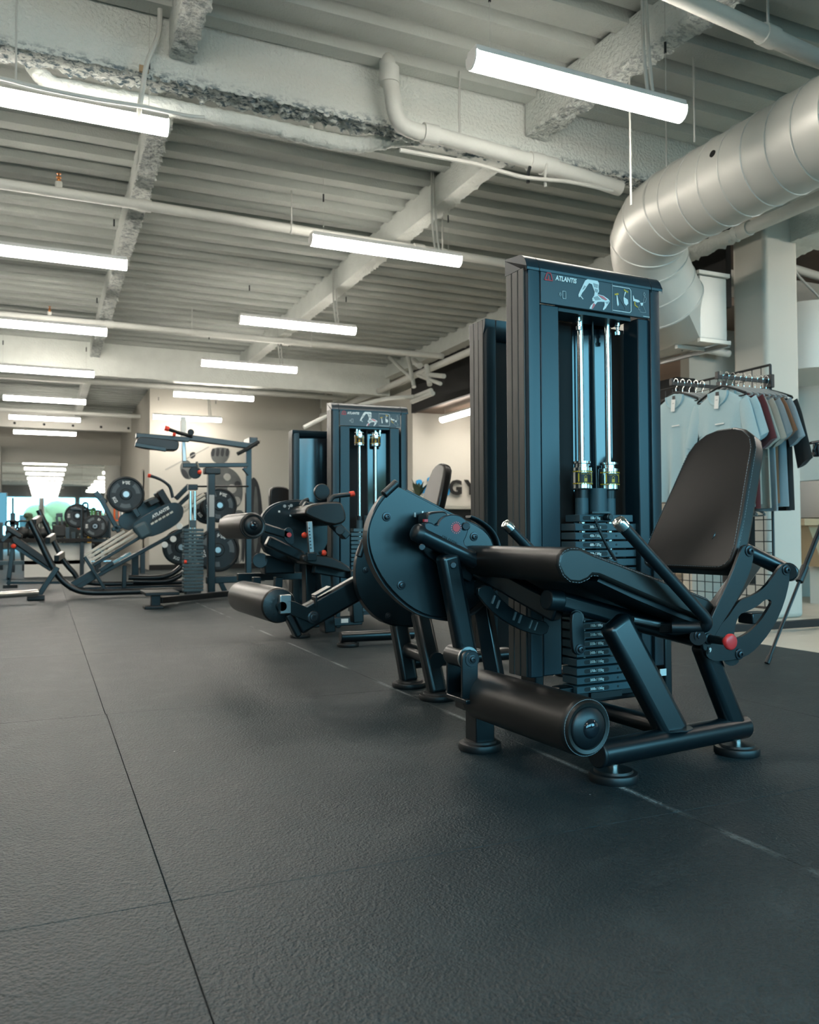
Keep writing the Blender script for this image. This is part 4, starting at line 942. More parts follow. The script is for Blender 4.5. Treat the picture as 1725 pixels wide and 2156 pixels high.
# seat and backrest
bx = lambda px, py: A(px, py, 3.62)
bcn, bt = A(899, 1075, 3.55), A(926, 974, 3.55)
v2 = (bt-bcn).normalized(); l2 = (bt-bcn).length; n2 = V((0, 1, 0)).cross(v2).normalized(); n2 = -n2 if n2.x > 0 else n2
hw = [(0.0, .08), (.03, .095), (.12, .10), (.45, .092), (.72, .082), (.88, .07), (.96, .045), (1.0, .015)]
MB().prism([bcn+v2*l2*h+V((0, -w, 0)) for h, w in hw]+[bcn+v2*l2*h+V((0, w, 0)) for h, w in reversed(hw)], -n2*.045).done('backrest_cushion', 'upholstery', LC, bevel=.012, seg=3, ang=50)
so = [A(x, y, 3.33) for x, y in ((858, 1090), (872, 1080), (905, 1090), (985, 1108), (985, 1125), (900, 1110), (862, 1106))]
cushion('seat_cushion', so, (0, 1, 0), .42, LC)
MB().bar(A(900, 1120, 3.6), A(1000, 1140, 3.6), .06, .06).done('seat_beam', 'black_metal', LC, bevel=.006)
MB().bar(A(965, 1130, 3.6), A(985, 1330, 3.6), .06, .06).done('seat_post', 'black_metal', LC, bevel=.006)
MB().bar(bcn-n2*.055+V((0, 0, -.05)), bcn-n2*.055+v2*.12, .06, .02, up=n2).done('backrest_bracket', 'black_metal', LC, bevel=.004)
# ------------------------------------------------------------------ third machine with its tower
F3 = Frame((1.88, 5.63, 0), -2.5); Q3 = F3.Q
SL = thing('seated_curl_machine', 'black seated curl machine with a banner tower and red tipped levers, third along the row', 'machine', (1.7, 5.0, 0))
bz3 = tower(F3, SL, W=.58)
zt3 = .70
th3 = weights(F3, SL, .29, .14, .12, zt3, txt=False)
stack_head(F3, SL, .29, .14, zt3+th3/2, bz3-.004, bz3-.135)
for a0 in (.045, .54): MB().box(F3.P(a0, .055, .10), (.036, .09, .20), F3.u, F3.w).done('tower_post', 'black_metal', SL, bevel=.006)
YN = 4.66
qa = lambda x, y, d=0: A(x, y, YN+d)
# base
MB().tube([qa(716, 1341), qa(870, 1334)], .034, 16).done('base_tube', 'black_metal', SL, bevel=.004)
P5 = G(733, 1361); foot_pad(SL, P5, .066, .07); foot_pad(SL, G(632, 1342), .066, .05)
MB().bar(G(632, 1342)+V((0, 0, .08)), G(632, 1342)+V((.2, .65, .08)), .06, .06).done('base_tube', 'black_metal', SL, bevel=.006)
MB().bar(G(760, 1330)+V((0, 0, .08)), G(640, 1342)+V((0, .1, .08)), .06, .06).done('base_tube', 'black_metal', SL, bevel=.006)
MB().bar(A(752, 1310, 4.9), A(745, 1200, 4.9), .07, .07).done('seat_post', 'black_metal', SL, bevel=.006)
MB().bar(A(652, 1300, 5.1), A(650, 1180, 5.1), .09, .07).done('seat_post', 'black_metal', SL, bevel=.006)
MB().bar(A(690, 1330, 5.0), A(678, 1190, 5.0), .12, .07).done('seat_post', 'black_metal', SL, bevel=.006)
MB().box(A(726, 1307, 4.85), (.045, .004, .025)).done('rating_label', 'white_print', SL)
MB().bar(A(540, 1215, 5.3), A(538, 1280, 5.3), .05, .05).done('frame_post', 'black_metal', SL, bevel=.004)
MB().bar(A(586, 1215, 5.2), A(584, 1270, 5.2), .05, .05).done('frame_post', 'black_metal', SL, bevel=.004)
MB().bar(A(500, 1215, 5.6), A(640, 1212, 5.6), .05, .05).done('frame_rail', 'black_metal', SL, bevel=.004)
MB().box(A(585, 1188, 5.25), (.20, .12, .12)).done('drive_housing', 'black_metal', SL, bevel=.01)
MB().cyl(A(548, 1180, 5.2), A(548, 1180, 5.3), .05, 16).done('drive_pulley', 'black_plastic', SL, bevel=.004)
# cam disc
c3 = [(552, 1100), (558, 1082), (575, 1066), (600, 1057), (635, 1054), (670, 1062), (690, 1090), (690, 1160), (640, 1190), (590, 1180), (552, 1160)]
plate2('cam_plate', c3, 5.12, .012, SL, it=1)
plate2('cam_rim', [(x-3, y-3) for x, y in c3], 5.135, .05, SL, 'black_plastic')
for k in range(4): 
    a = math.radians(105-k*22); MB().cyl(A(604+40*math.cos(a)*.9+5, 1112-48*math.sin(a), 5.115), A(604+40*math.cos(a)*.9+5, 1112-48*math.sin(a), 5.10), .010, 10).done('range_hole', 'grey_print', SL)
text('7', A(609, 1069, 5.11), (1, 0, 0), (0, 0, 1), .035, 'white_print', SL, depth=.0005)
for px, py in ((588, 1077), (612, 1085), (632, 1078)): MB().box(A(px, py, 5.112), (.012, .003, .012)).done('scale_mark', 'white_print', SL)
# upper roller with its arm
rn = qa(533, 1107); rf = rn+V((-.03, .50, 0)); roller(SL, rn, rf, .076)
MB().box(A(472, 1104, 5.15), (.05, .06, .075)).done('roller_clamp', 'black_metal', SL, bevel=.012)
MB().bar(A(545, 1108, 4.75), A(612, 1128, 4.75), .04, .05).done('lever_arm', 'black_metal', SL, bevel=.008)
plate2('lever_cover', [(598, 1122), (602, 1112), (612, 1110), (618, 1120), (620, 1150), (600, 1140)], 4.73, .02, SL, 'shroud')
MB().cyl(A(609, 1126, 4.728), A(609, 1126, 4.722), .014, 16).done('round_badge', 'red_print', SL)
MB().bar(A(562, 1138, 4.9), A(635, 1172, 4.9), .07, .065).done('lower_arm', 'black_metal', SL, bevel=.01)
MB().bar(A(640, 1075, 4.95), A(650, 1060, 4.95), .05, .05).done('pad_bracket', 'black_metal', SL, bevel=.006)
# thigh pad, handles, knobs
tp = [(642, 1078), (648, 1064), (690, 1056), (716, 1056), (722, 1062), (730, 1085), (728, 1100), (700, 1108), (645, 1086)]
cushion('thigh_pad', smooth_poly([A(x, y, 4.78) for x, y in tp], 1), (0, 1, 0), .36, SL)
MB().bar(A(700, 1100, 4.85), A(730, 1130, 4.85), .08, .05).done('pad_bracket', 'black_metal', SL, bevel=.006)
MB().cyl(A(716, 1116, 4.80), A(716, 1116, 4.70), .028, 16).done('pivot_collar', 'black_plastic', SL, bevel=.003)
for s in (0, .30):
    pts = [A(692, 1062, 4.80), A(700, 1048, 4.80), A(712, 1044, 4.80), A(738, 1041, 4.80)]
    if s: pts = [A(634, 1064, 5.0), A(640, 1056, 5.0), A(650, 1052, 5.0)]
    MB().tube(spline(pts, 4), .014, 12).done('grab_handle', 'black_plastic', SL)
MB().cyl(A(736, 1041, 4.80), A(746, 1039, 4.80), .017, 12).done('handle_tip', 'bright_red', SL, bevel=.003)
MB().bar(A(651, 1098, 4.80), A(655, 1163, 4.80), .035, .03).done('adjuster_post', 'steel', SL, bevel=.003)
for k in range(7): MB().cyl(A(651.5+k*.55, 1112+k*7, 4.786), A(651.5+k*.55, 1112+k*7, 4.780), .005, 8).done('adjuster_hole', 'label_black', SL)
MB().box(A(655, 1172, 4.8), (.06, .05, .05)).done('post_socket', 'black_metal', SL, bevel=.004)
for px, py, n_ in ((641, 1127, 4.83), (682, 1164, 4.80)):
    MB().cyl(A(px-10 if px > 660 else px, py, n_), A(px, py, n_), .010, 10).done('knob_shaft', 'black_plastic', SL) if px > 660 else None
    MB().ball(A(px, py, n_), .018, 12).done('adjuster_knob', 'bright_red', SL)
wk = A(676, 1036, 4.95); MB().lathe(wk, (0, -1, 0), [(0, .05), (.03, .05)], 24).done('hand_wheel', 'black_plastic', SL, bevel=.004)
# seat, backrest
st = [(635, 1172), (645, 1167), (690, 1170), (715, 1180), (740, 1196), (740, 1208), (700, 1196), (640, 1186)]
cushion('seat_cushion', smooth_poly([A(x, y, 4.80) for x, y in st], 1), (0, 1, 0), .40, SL)
MB().bar(A(660, 1196, 4.95), A(752, 1212, 4.95), .06, .06).done('seat_beam', 'black_metal', SL, bevel=.006)
# ------------------------------------------------------------------ the machine back to back with it
F4 = Frame((1.765, 6.25, 0), -2.5)
T4 = thing('cable_tower', 'black machine tower with a glossy back panel standing behind the third banner tower', 'machine', (2.0, 6.3, 0))
tower(F4, T4, front=False, panel='satin_black', zt=1.50, zb=1.44, W=.60, z0=.10)
for a0 in (.045, .55): MB().box(F4.P(a0, .06, .06), (.04, .10, .12), F4.u, F4.w).done('tower_post', 'black_metal', T4, bevel=.006)
bb = [(570, 1085), (568, 1035), (573, 1026), (585, 1023), (603, 1025), (612, 1033), (614, 1085)]
cushion('backrest_cushion', smooth_poly([A(x, y, 6.9) for x, y in bb], 1), (0, 1, 0), .07, T4)
MB().bar(A(590, 1090, 6.98), A(600, 1205, 6.98), .06, .06).done('seat_post', 'black_metal', T4, bevel=.006)
MB().bar(G(600, 1216)+V((0, 0, .05)), F4.P(.1, .08, .05), .06, .06).done('base_tube', 'black_metal', T4, bevel=.006)
# ------------------------------------------------------------------ calf raise machine and leg press in the middle distance
def bars(root, name, lst, Y, w, m='black_metal', bev=.006):
    for (x0, y0, x1, y1, h) in lst:
        p, q = A(x0, y0, Y), A(x1, y1, Y); sc = (p-CO).dot(_f)/FPX
        MB().bar(p, q, w, h*sc, up=(0, 0, 1) if abs(x1-x0) > abs(y1-y0)*.3 else (1, 0, 0)).done(name, m, root, bevel=bev)
def disc_plate(label, px, py, Y, r, th=.045, txt='20.4', n=(0, -1, 0), group='weight plates on the leg press', tilt=0.0, rot=0.0):
    c = A(px, py, Y); n = V(n).normalized(); t = thing('weight_plate', label, 'weight plate', c-V((0, 0, r)), group)
    sd = V((0, 0, 1)).cross(n).normalized(); up = n.cross(sd) if n.cross(sd).z > 0 else -n.cross(sd); sd = up.cross(n)
    MB().lathe(c-n*th*.5, n, [(0, .028), (0, r*.96), (.006, r), (th-.006, r), (th, r*.96), (th, r*.90), (th-.012, r*.86), (th-.012, r*.32), (th, r*.28), (th, .028)], 48).done('disc', 'rubber', t, ang=40)
    for k in range(3):
        a = rot+2*PI*k/3; b = MB(); pts = []
        for i in range(9): pts.append(c+n*(th*.5-.0118)+(sd*math.cos(a-.42+.84*i/8)+up*math.sin(a-.42+.84*i/8))*r*.76)
        for i in range(9): pts.append(c+n*(th*.5-.0118)+(sd*math.cos(a+.42-.84*i/8)+up*math.sin(a+.42-.84*i/8))*r*.54)
        b.prism(pts, n*.002); b.done('grip_slot', 'dark_print', t)
    MB().lathe(c-n*th*.55, n, [(0, .025), (th*1.3, .025), (th*1.3, .032), (th*1.32, .034), (th*1.5, .034)], 20).done('hub', 'steel', t)
    for k, s in enumerate((txt, 'KG')):
        a = rot+PI/3+2*PI*k/3; text(s, c+n*(th*.5-.010)+(sd*math.cos(a)+up*math.sin(a))*r*.66, -sd*math.sin(a)+up*math.cos(a), -(sd*math.cos(a)+up*math.sin(a)), r*.24, 'white_print', t, depth=.001, bold=.002)
    return t
YC = 9.2
CR_ = thing('calf_machine', 'tall black calf raise machine with shoulder pads, a grey weight stack and a foot step', 'machine', G(420, 1255))
bars(CR_, 'main_post', [(444.5, 1262, 444.5, 992, 15)], YC, .09)
MB().box(A(446, 992, YC), (.17, .14, .07)).done('post_cap', 'black_plastic', CR_, bevel=.008)
MB().box(A(446, 1065, YC-.048), (.055, .004, .24)).done('warning_label', 'grey_print', CR_)
bars(CR_, 'upright', [(523, 1215, 523, 945, 12)], YC+.5, .07)
bars(CR_, 'top_beam', [(392, 921, 530, 940, 12)], YC+.1, .10)
MB().box(A(528, 932, YC+.4), (.10, .3, .10)).done('joint_block', 'black_metal', CR_, bevel=.01)
MB().tube([A(500, 956, YC), A(520, 946, YC), A(545, 930, YC)], .022, 10).done('stop_rod', 'black_metal', CR_)
MB().cyl(A(543, 931, YC), A(548, 928, YC), .012, 8).done('rod_tip', 'chrome', CR_)
bars(CR_, 'pad_rail', [(286, 917, 398, 926, 10)], YC-.1, .07)
bars(CR_, 'pad_rail', [(284, 936, 350, 947, 9)], YC-.45, .05)
for d, px0, px1 in ((-.35, 286, 378), (-.12, 290, 372)):
    o = [A(x, y, YC+d) for x, y in ((px0, 934), (px0+4, 921), (px0+16, 919), (px1-4, 927), (px1, 932), (px1-2, 946), (px1-12, 949), (px0+10, 942))]
    cushion('shoulder_pad', smooth_poly(o, 1), (0, 1, 0), .16, CR_, 'black_plastic', .01)
MB().tube([A(350, 902, YC-.2), A(372, 910, YC-.2), A(404, 919, YC-.1)], .020, 10).done('release_lever', 'black_metal', CR_)
MB().cyl(A(347, 901, YC-.2), A(356, 904, YC-.2), .027, 12).done('lever_tip', 'bright_red', CR_, bevel=.004)
MB().cyl(A(364, 914, YC-.2), A(370, 915, YC-.2), .02, 12).done('lever_tip', 'bright_red', CR_, bevel=.004)
MB().cyl(A(402, 910, YC-.15), A(402, 910, YC-.05), .035, 16).done('pulley', 'black_plastic', CR_, bevel=.004)
bars(CR_, 'mast', [(386, 930, 386, 878, 11)], YC+.25, .06, 'pipe_white')
bars(CR_, 'mast', [(388, 972, 386, 926, 8)], YC+.25, .05, 'steel')
bars(CR_, 'arm_bar', [(384, 980, 522, 979, 9)], YC+.2, .06)
bars(CR_, 'arm_bar', [(512, 985, 524, 1000, 6)], YC+.3, .05)
MB().cyl(A(411, 995, YC-.1), A(411, 995, YC+.1), .068, 20).done('pulley', 'black_plastic', CR_, bevel=.006)
MB().tube([A(414, 972, YC-.15), A(418, 986, YC-.15)], .012, 8).done('pull_pin', 'chrome', CR_)
MB().ball(A(420.5, 994, YC-.15), .024, 12).done('pin_knob', 'bright_red', CR_)
MB().tube([A(400, 1024, YC), A(523, 1024, YC+.4)], .010, 8).done('cable', 'black_metal', CR_)
for x in (401, 410.5): MB().cyl(A(x, 1034, YC-.25), A(x, 1235, YC-.25), .017, 12).done('guide_rod', 'chrome', CR_)
MB().box(A(405.5, 1026, YC-.25), (.10, .08, .06)).done('rod_head', 'black_metal', CR_, bevel=.006)
MB().box(A(405.5, 1103, YC-.25), (.065, .06, .08)).done('stack_stem', 'plate', CR_, bevel=.004)
pz0, pz1 = A(406, 1242, YC-.25).z, A(406, 1116, YC-.25).z; first = None
for k in range(18):
    z = pz0+(pz1-pz0)*k/17; c = A(406, 1180, YC-.25); c.z = z
    if first is None:
        first = MB().box(c, (.205, .13, (pz1-pz0)/17*.78)).done('weight_plate', 'plate', CR_, bevel=.004, seg=1)
    else:
        o = first.copy(); C.objects.link(o); WL[o.name] = WL[first.name]; o.location = first.location+V((0, 0, (pz1-pz0)/17*k))
MB().cyl(A(388, 1183, YC-.34), A(393, 1183, YC-.34), .018, 10).done('selector_pin', 'bright_red', CR_)
MB().box(A(406, 1250, YC-.25), (.16, .12, .08)).done('stack_base', 'rubber', CR_, bevel=.01)
YF = 7.95
MB().box(A(336, 1247, YF+.1), (.30, .46, .03)).done('step_plate', 'black_plastic', CR_, bevel=.006)
MB().box(A(327, 1263, YF), (.085, .085, .13)).done('step_post', 'black_metal', CR_, bevel=.006)
MB().box(G(324, 1282)+V((0, .05, .014)), (.17, .17, .028)).done('step_foot', 'rubber', CR_, bevel=.006)
MB().bar(G(336, 1276)+V((0, 0, .055)), G(520, 1256)+V((0, 0, .055)), .07, .06).done('base_rail', 'black_metal', CR_, bevel=.006)
MB().bar(A(434, 1222, YC), A(556, 1216, YC), .08, .075).done('base_rail', 'black_metal', CR_, bevel=.006)
MB().bar(A(462, 1222, YC), A(475, 1248, YC), .05, .05).done('brace', 'black_metal', CR_, bevel=.004)

YL = 9.75
LP = thing('leg_press_machine', 'black incline leg press with pale rails and curved front tube beside the calf machine', 'machine', G(250, 1248))
def tubes(root, name, lst, Y, r, m='black_metal', n=5):
    for pts in lst: MB().tube(spline([A(x, y, Y) for x, y in pts], n) if len(pts) > 2 else [A(x, y, Y) for x, y in pts], r, 12).done(name, m, root)
front = [(63, 1096), (80, 1130), (100, 1172), (118, 1205), (138, 1228), (165, 1243), (200, 1247), (260, 1246), (330, 1244), (400, 1242)]
tubes(LP, 'front_tube', [front], YL-.2, .034); 
tubes(LP, 'front_tube', [[(x+18, y-22) for x, y in front[:5]]+[(170, 1222), (215, 1229), (300, 1228), (390, 1225)]], YL+.45, .030)
for x, y in ((71, 1100), (100, 1138), (119, 1176)): MB().bar(A(x, y, YL-.2), A(x+13, y-9, YL+.3), .05, .07).done('foot_rung', 'black_metal', LP, bevel=.008)
bars(LP, 'strut', [(121, 1194, 76, 1262, 11)], YL-.25, .06)
MB().box(G(75, 1268)+V((0, .3, .03)), (.17, .14, .05)).done('foot', 'rubber', LP, bevel=.006)
for k, (x0, y0, x1, y1) in enumerate(((178, 1170, 262, 1118), (186, 1174, 284, 1114), (193, 1180, 292, 1121), (200, 1186, 301, 1128))): bars(LP, 'slide_rail', [(x0, y0, x1, y1, 5.5)], YL+.30-.15*k, .05, 'rail_steel', .004)
for k, (x0, y0, x1, y1) in enumerate(((382, 1080, 432, 1048), (388, 1068, 430, 1040))): bars(LP, 'slide_rail', [(x0, y0, x1, y1, 5)], YL+.1+.2*k, .05, 'rail_steel', .004)
bars(LP, 'main_rail', [(150, 1232, 196, 1205, 13), (158, 1240, 206, 1210, 10)], YL-.1, .09)
bars(LP, 'main_rail', [(196, 1190, 300, 1128, 7)], YL-.22, .06)
bars(LP, 'lower_rail', [(205, 1212, 400, 1106, 8)], YL-.18, .07)
bars(LP, 'damper', [(236, 1185, 276, 1164, 7)], YL-.2, .05, 'chrome')
bars(LP, 'damper', [(210, 1202, 238, 1184, 9)], YL-.2, .06)
sled = [(278, 1108), (284, 1098), (340, 1064), (365, 1057), (380, 1060), (388, 1072), (384, 1092), (368, 1108), (330, 1128), (300, 1132), (282, 1122)]
MB().prism(smooth_poly([A(x, y, YL-.28) for x, y in sled], 1), (0, .02, 0)).done('sled_plate', 'black_metal', LP, bevel=.004)
MB().prism(smooth_poly([A(x-30, y-14, YL+.25) for x, y in sled], 1), (0, .02, 0)).done('sled_plate', 'black_metal', LP, bevel=.004)
text('ATLANTIS', A(338, 1079, YL-.285), A(345, 1076, YL)-A(317, 1092, YL), V((-.5, 0, .86)), 0.046, 'white_print', LP, shear=.15, bold=.002, depth=.002)
for k in range(6): MB().bar(A(318+8*k, 1104-4.6*k, YL-.285), A(324+8*k, 1100-4.6*k, YL-.285), .006, .02).done('sled_slot', 'rail_steel', LP)
for x, y in ((320, 1098), (330, 1092), (340, 1087), (350, 1081)): MB().bar(A(x-3, y+6, YL-.283), A(x+4, y-6, YL-.283), .006, .03).done('sled_slot', 'label_black', LP)
MB().box(A(301, 1117, YL-.32), (.15, .06, .17), u=V((.87, 0, .5)), t=V((-.5, 0, .87))).done('shield_badge', 'plate', LP, bevel=.03)
for x, y in ((378, 1108), (365, 1135), (347, 1147)): MB().cyl(A(x, y, YL-.26), A(x, y, YL-.22), .035, 14).done('guide_wheel', 'white_print', LP, bevel=.004)
for pts in ([(330, 1037), (343, 1028), (362, 1060), (350, 1068)], [(310, 1055), (330, 1046), (338, 1056), (318, 1066)]):
    cushion('back_pad', [A(x, y, YL-.1) for x, y in pts], (0, 1, 0), .35, LP, 'upholstery', .01)
tubes(LP, 'grab_handle', [[(313, 1001), (330, 1006), (346, 1014), (358, 1026), (364, 1048)]], YL-.3, .018)
MB().cyl(A(311, 1001, YL-.3), A(317, 1002, YL-.3), .022, 10).done('handle_tip', 'bright_red', LP)
bars(LP, 'strut', [(370, 1050, 398, 1022, 10), (378, 1062, 402, 1040, 8)], YL, .08)
bars(LP, 'strut', [(178, 1172, 221, 1240, 7)], YL-.35, .05); bars(LP, 'post', [(262, 1190, 261, 1238, 9)], YL, .06); bars(LP, 'post', [(284, 1165, 284, 1215, 14)], YL+.7, .10)
bars(LP, 'horn_arm', [(212, 1050, 250, 1120, 9), (235, 1115, 280, 1100, 9)], YL+.3, .08)
bars(LP, 'horn_arm', [(200, 1036, 222, 1060, 12)], YL+.35, .08); bars(LP, 'horn_arm', [(282, 1072, 292, 1088, 10)], YL, .08)
tubes(LP, 'base_tube', [[(270, 1216), (330, 1216), (362, 1208), (385, 1190)], [(280, 1224), (345, 1224), (375, 1214), (398, 1196)]], YL+.4, .030, n=4)
bars(LP, 'base_tube', [(145, 1240, 400, 1234, 7)], YL+.3, .06)
MB().cyl(A(0-40, 1256, 8.9), A(78, 1248, 9.2), .033, 16).done('foot_bar', 'chrome', LP)
disc_plate('black weight plate high on the left horn of the leg press', 265, 1041, YL+.15, .205, txt='20.4', rot=.5)
disc_plate('black weight plate just right of the calf machine post, upper one', 462, 1064, YL+.5, .215, txt='20.4', rot=.2)
disc_plate('black weight plate just right of the calf machine post, lower and largest one', 458, 1158, YL+.3, .265, txt='20.4', rot=.25)
disc_plate('black weight plate left of the grey weight stack, low on the leg press', 381, 1152, YL+.35, .215, txt='20', rot=1.2)
disc_plate('dark weight plate partly hidden behind the calf machine mast, by the upper plate', 438, 1070, YL+.7, .20, txt='20', rot=.7)

# ------------------------------------------------------------------ bench and free weights at far left
YB = 11.4
BN = thing('adjustable_bench', 'black adjustable bench with a tilted backrest and a red knob at the far left', 'bench', G(40, 1238))
MB().prism([A(x, y, YB-.1) for x, y in ((24, 1131), (32, 1128), (112, 1184), (112, 1196), (100, 1194), (26, 1142))], (0, .3, 0)).done('back_pad', 'upholstery', BN, bevel=.012, seg=3)
MB().prism([A(x, y, YB-.1) for x, y in ((12, 1110), (16, 1105), (47, 1126), (46, 1133), (38, 1132), (12, 1116))], (0, .3, 0)).done('head_pad', 'upholstery', BN, bevel=.012, seg=3)
bars(BN, 'pad_rail', [(30, 1150, 108, 1200, 8)], YB, .06); bars(BN, 'post', [(28, 1145, 18, 1222, 9), (18, 1215, 19, 1232, 6)], YB, .06)
bars(BN, 'post', [(22, 1122, 4, 1140, 8)], YB, .06); bars(BN, 'base_rail', [(14, 1227, 135, 1226, 6)], YB, .06)
MB().box(G(22, 1238)+V((0, 0, .02)), (.17, .14, .05)).done('foot', 'rubber', BN, bevel=.006)
MB().ball(A(28.5, 1150, YB-.15), .03, 14).done('adjuster_knob', 'bright_red', BN)
YK = 14.6
SH = thing('storage_shelf', 'low pale storage shelf carrying kettlebells along the far left', 'shelf', A(80, 1190, YK))
zz = A(60, 1134, YK).z
MB().box((-1.0, YK, zz-.03), (3.4, .45, .06)).done('shelf_top', 'fascia_black', SH, bevel=.006)
for x in (-2.4, -1.2, .55): MB().box((x, YK, (zz-.06)/2), (.06, .40, zz-.06)).done('leg', 'black_metal', SH, bevel=.004)
MB().box((-1.0, YK+.1, .25), (3.2, .3, .06)).done('lower_shelf', 'plate', SH)
MB().box((.2, YK+.10, zz*.5-.03), (1.0, .3, zz*.85)).done('shelf_side', 'white_paint', SH)
for k, (px, r) in enumerate(((48, .10), (66, .09), (90, .095), (25, .10))):
    c = A(px, 1134, YK-.05); c.z = zz+r*.9
    t = thing('kettlebell', ['black kettlebell on the shelf, leftmost of the row beside the press frame', 'black kettlebell second along the shelf, partly behind its neighbour', 'black kettlebell on the shelf seen through the press ladder', 'black kettlebell at the very left end of the shelf'][k], 'kettlebell', (c.x, c.y, zz), 'kettlebells on the shelf')
    MB().lathe((c.x, c.y, zz), (0, 0, 1), [(0, r*.6)]+[(r*.9-r*math.cos(PI*i/8)*(.9 if i < 4 else 1), max(r*math.sin(PI*i/8), .01)) for i in range(1, 8)]+[(r*1.9, r*.2)], 20).done('ball', 'rubber', t, ang=60)
    MB().tube(spline([(c.x-r*.55, c.y, zz+r*1.5), (c.x-r*.85, c.y, zz+r*2.2), (c.x-r*.6, c.y, zz+r*2.75), (c.x+r*.6, c.y, zz+r*2.75), (c.x+r*.85, c.y, zz+r*2.2), (c.x+r*.55, c.y, zz+r*1.5)], 5), r*.17, 10).done('handle', 'rubber', t)
YR = 15.2
RK = thing('storage_rack', 'black rack with weight pegs standing before the far mirror, bands hanging on it', 'rack', A(200, 1210, YR))
bars(RK, 'upright', [(173, 1062, 173, 1200, 6), (231, 1095, 231, 1150, 4), (142, 1110, 142, 1205, 8), (155, 1120, 154, 1206, 8)], YR, .08)
bars(RK, 'cross_bar', [(148, 1071, 200, 1074, 5), (140, 1138, 250, 1138, 7), (135, 1145, 160, 1145, 6), (60, 1166, 150, 1167, 7)], YR, .08)
bars(RK, 'peg_panel', [(212, 1085, 212, 1132, 34)], YR+.2, .06); bars(RK, 'post', [(206, 1160, 206, 1212, 12), (300, 1160, 300, 1208, 10)], YR+.4, .10)
for k, (px, y0, y1, m, w, l) in enumerate(((197, 1070, 1128, 'green', 6, 'green resistance band on the rack'), (246, 1068, 1096, 'orange', 9, 'orange resistance band beside the round weight plate'), (188, 1125, 1160, 'yellow', 4, 'yellow resistance band low on the rack'), (180, 1058, 1130, 'rubber', 9, 'black resistance band on the rack upright'), (206, 1075, 1100, 'shirt_maroon', 8, 'dark red resistance band on the rack'), (254, 1070, 1096, 'white_print', 5, 'white resistance band beside the orange one'))):
    p = A(px, y0, YR-.12); q = A(px, y1, YR-.12); w_ = w*.0085*.5; h_ = (p-q).length
    b = MB(); lp = arc(p-V((0, 0, w_)), w_, 0, PI, 6, V((1, 0, 0)), V((0, 0, 1)))+arc(q+V((0, 0, w_)), w_, PI, 2*PI, 6, V((1, 0, 0)), V((0, 0, 1)))
    MB().cyl(p+V((0, -.05, -w_*.4)), V((p.x, YR+.02, p.z-w_*.4)), .014, 8).done('peg', 'black_metal', RK)
    b.tube(lp+[lp[0], lp[1]], .016, 8); b.done('resistance_band', m, label=l, cat='resistance band', group='resistance bands on the rack')
disc_plate('dark weight plate on the storage rack, left of the green band', 163, 1086, YR+.1, .21, txt='10', group='weight plates on the rack')
disc_plate('weight plate low on the storage rack beside the yellow band', 200, 1108, YR-.2, .20, txt='15', group='weight plates on the rack')
TV = thing('wall_screen', 'black portrait screen panel at the far left edge', 'screen', A(2, 1105, 14))
MB().box(A(0, 1072, 15.9), (.22, .06, .58)).done('panel', 'gloss_black', TV, bevel=.01); bars(TV, 'stand', [(2, 1100, 2, 1200, 8)], 15.9, .08)
MB().cyl(A(200, 1108, YR-.26), A(200, 1108, YR+.05), .024, 8).done('peg', 'black_metal', RK)
MB().bar(A(200, 1108, YR+.03), A(200, 1140, YR+.03), .06, .05).done('post', 'black_metal', RK)
CT = thing('cable_column', 'slim black cable column with a hanging grip standing before the mirror', 'machine', A(27, 1200, 16.5))
bars(CT, 'column', [(27, 1048, 27, 1080, 4), (27, 1080, 27, 1110, 10), (30, 1098, 30, 1106, 18), (27, 1106, 27, 1205, 8)], 16.5, .08)
CT = thing('exercise_bike', 'dark upright exercise bike seen small before the mirror windows', 'exercise bike', A(122, 1190, 18.5))
CT.location.z = 0; WL[CT.name] = V(CT.location); bars(CT, 'frame', [(119, 1088, 124, 1120, 5), (129, 1085, 132, 1112, 4), (118, 1085, 132, 1084, 8), (120, 1112, 121, 1190, 8)], 18.5, .10); _q = A(121, 1185, 18.5); _q.z = .03; MB().box(_q, (.5, .4, .06)).done('base', 'rubber', CT, bevel=.006); MB().box(A(125, 1118, 18.5), (.25, .2, .25)).done('flywheel_case', 'rubber', CT, bevel=.03)
b = MB()
for k in range(26): b.ball(A(60+random.uniform(-5, 5), 1090+random.uniform(-6, 6), 18.0), random.uniform(.03, .06), 8)
PT = thing('potted_plant', 'small dark green plant seen above the press ladder at far left', 'plant', A(60, 1180, 18)); PT.location.z = 0; WL[PT.name] = V(PT.location); b.done('foliage', 'leaf', PT); bars(PT, 'stem', [(60, 1095, 60, 1135, 2)], 18.0, .03); MB().lathe(A(60, 1150, 18.0), (0, 0, -1), [(0, .18), (.3, .13)], 16).done('pot', 'plate', PT)
_q = A(60, 1185, 18.0); _q.z = .2; MB().box(_q, (.22, .22, .4)).done('plant_stand', 'black_metal', PT, bevel=.006)

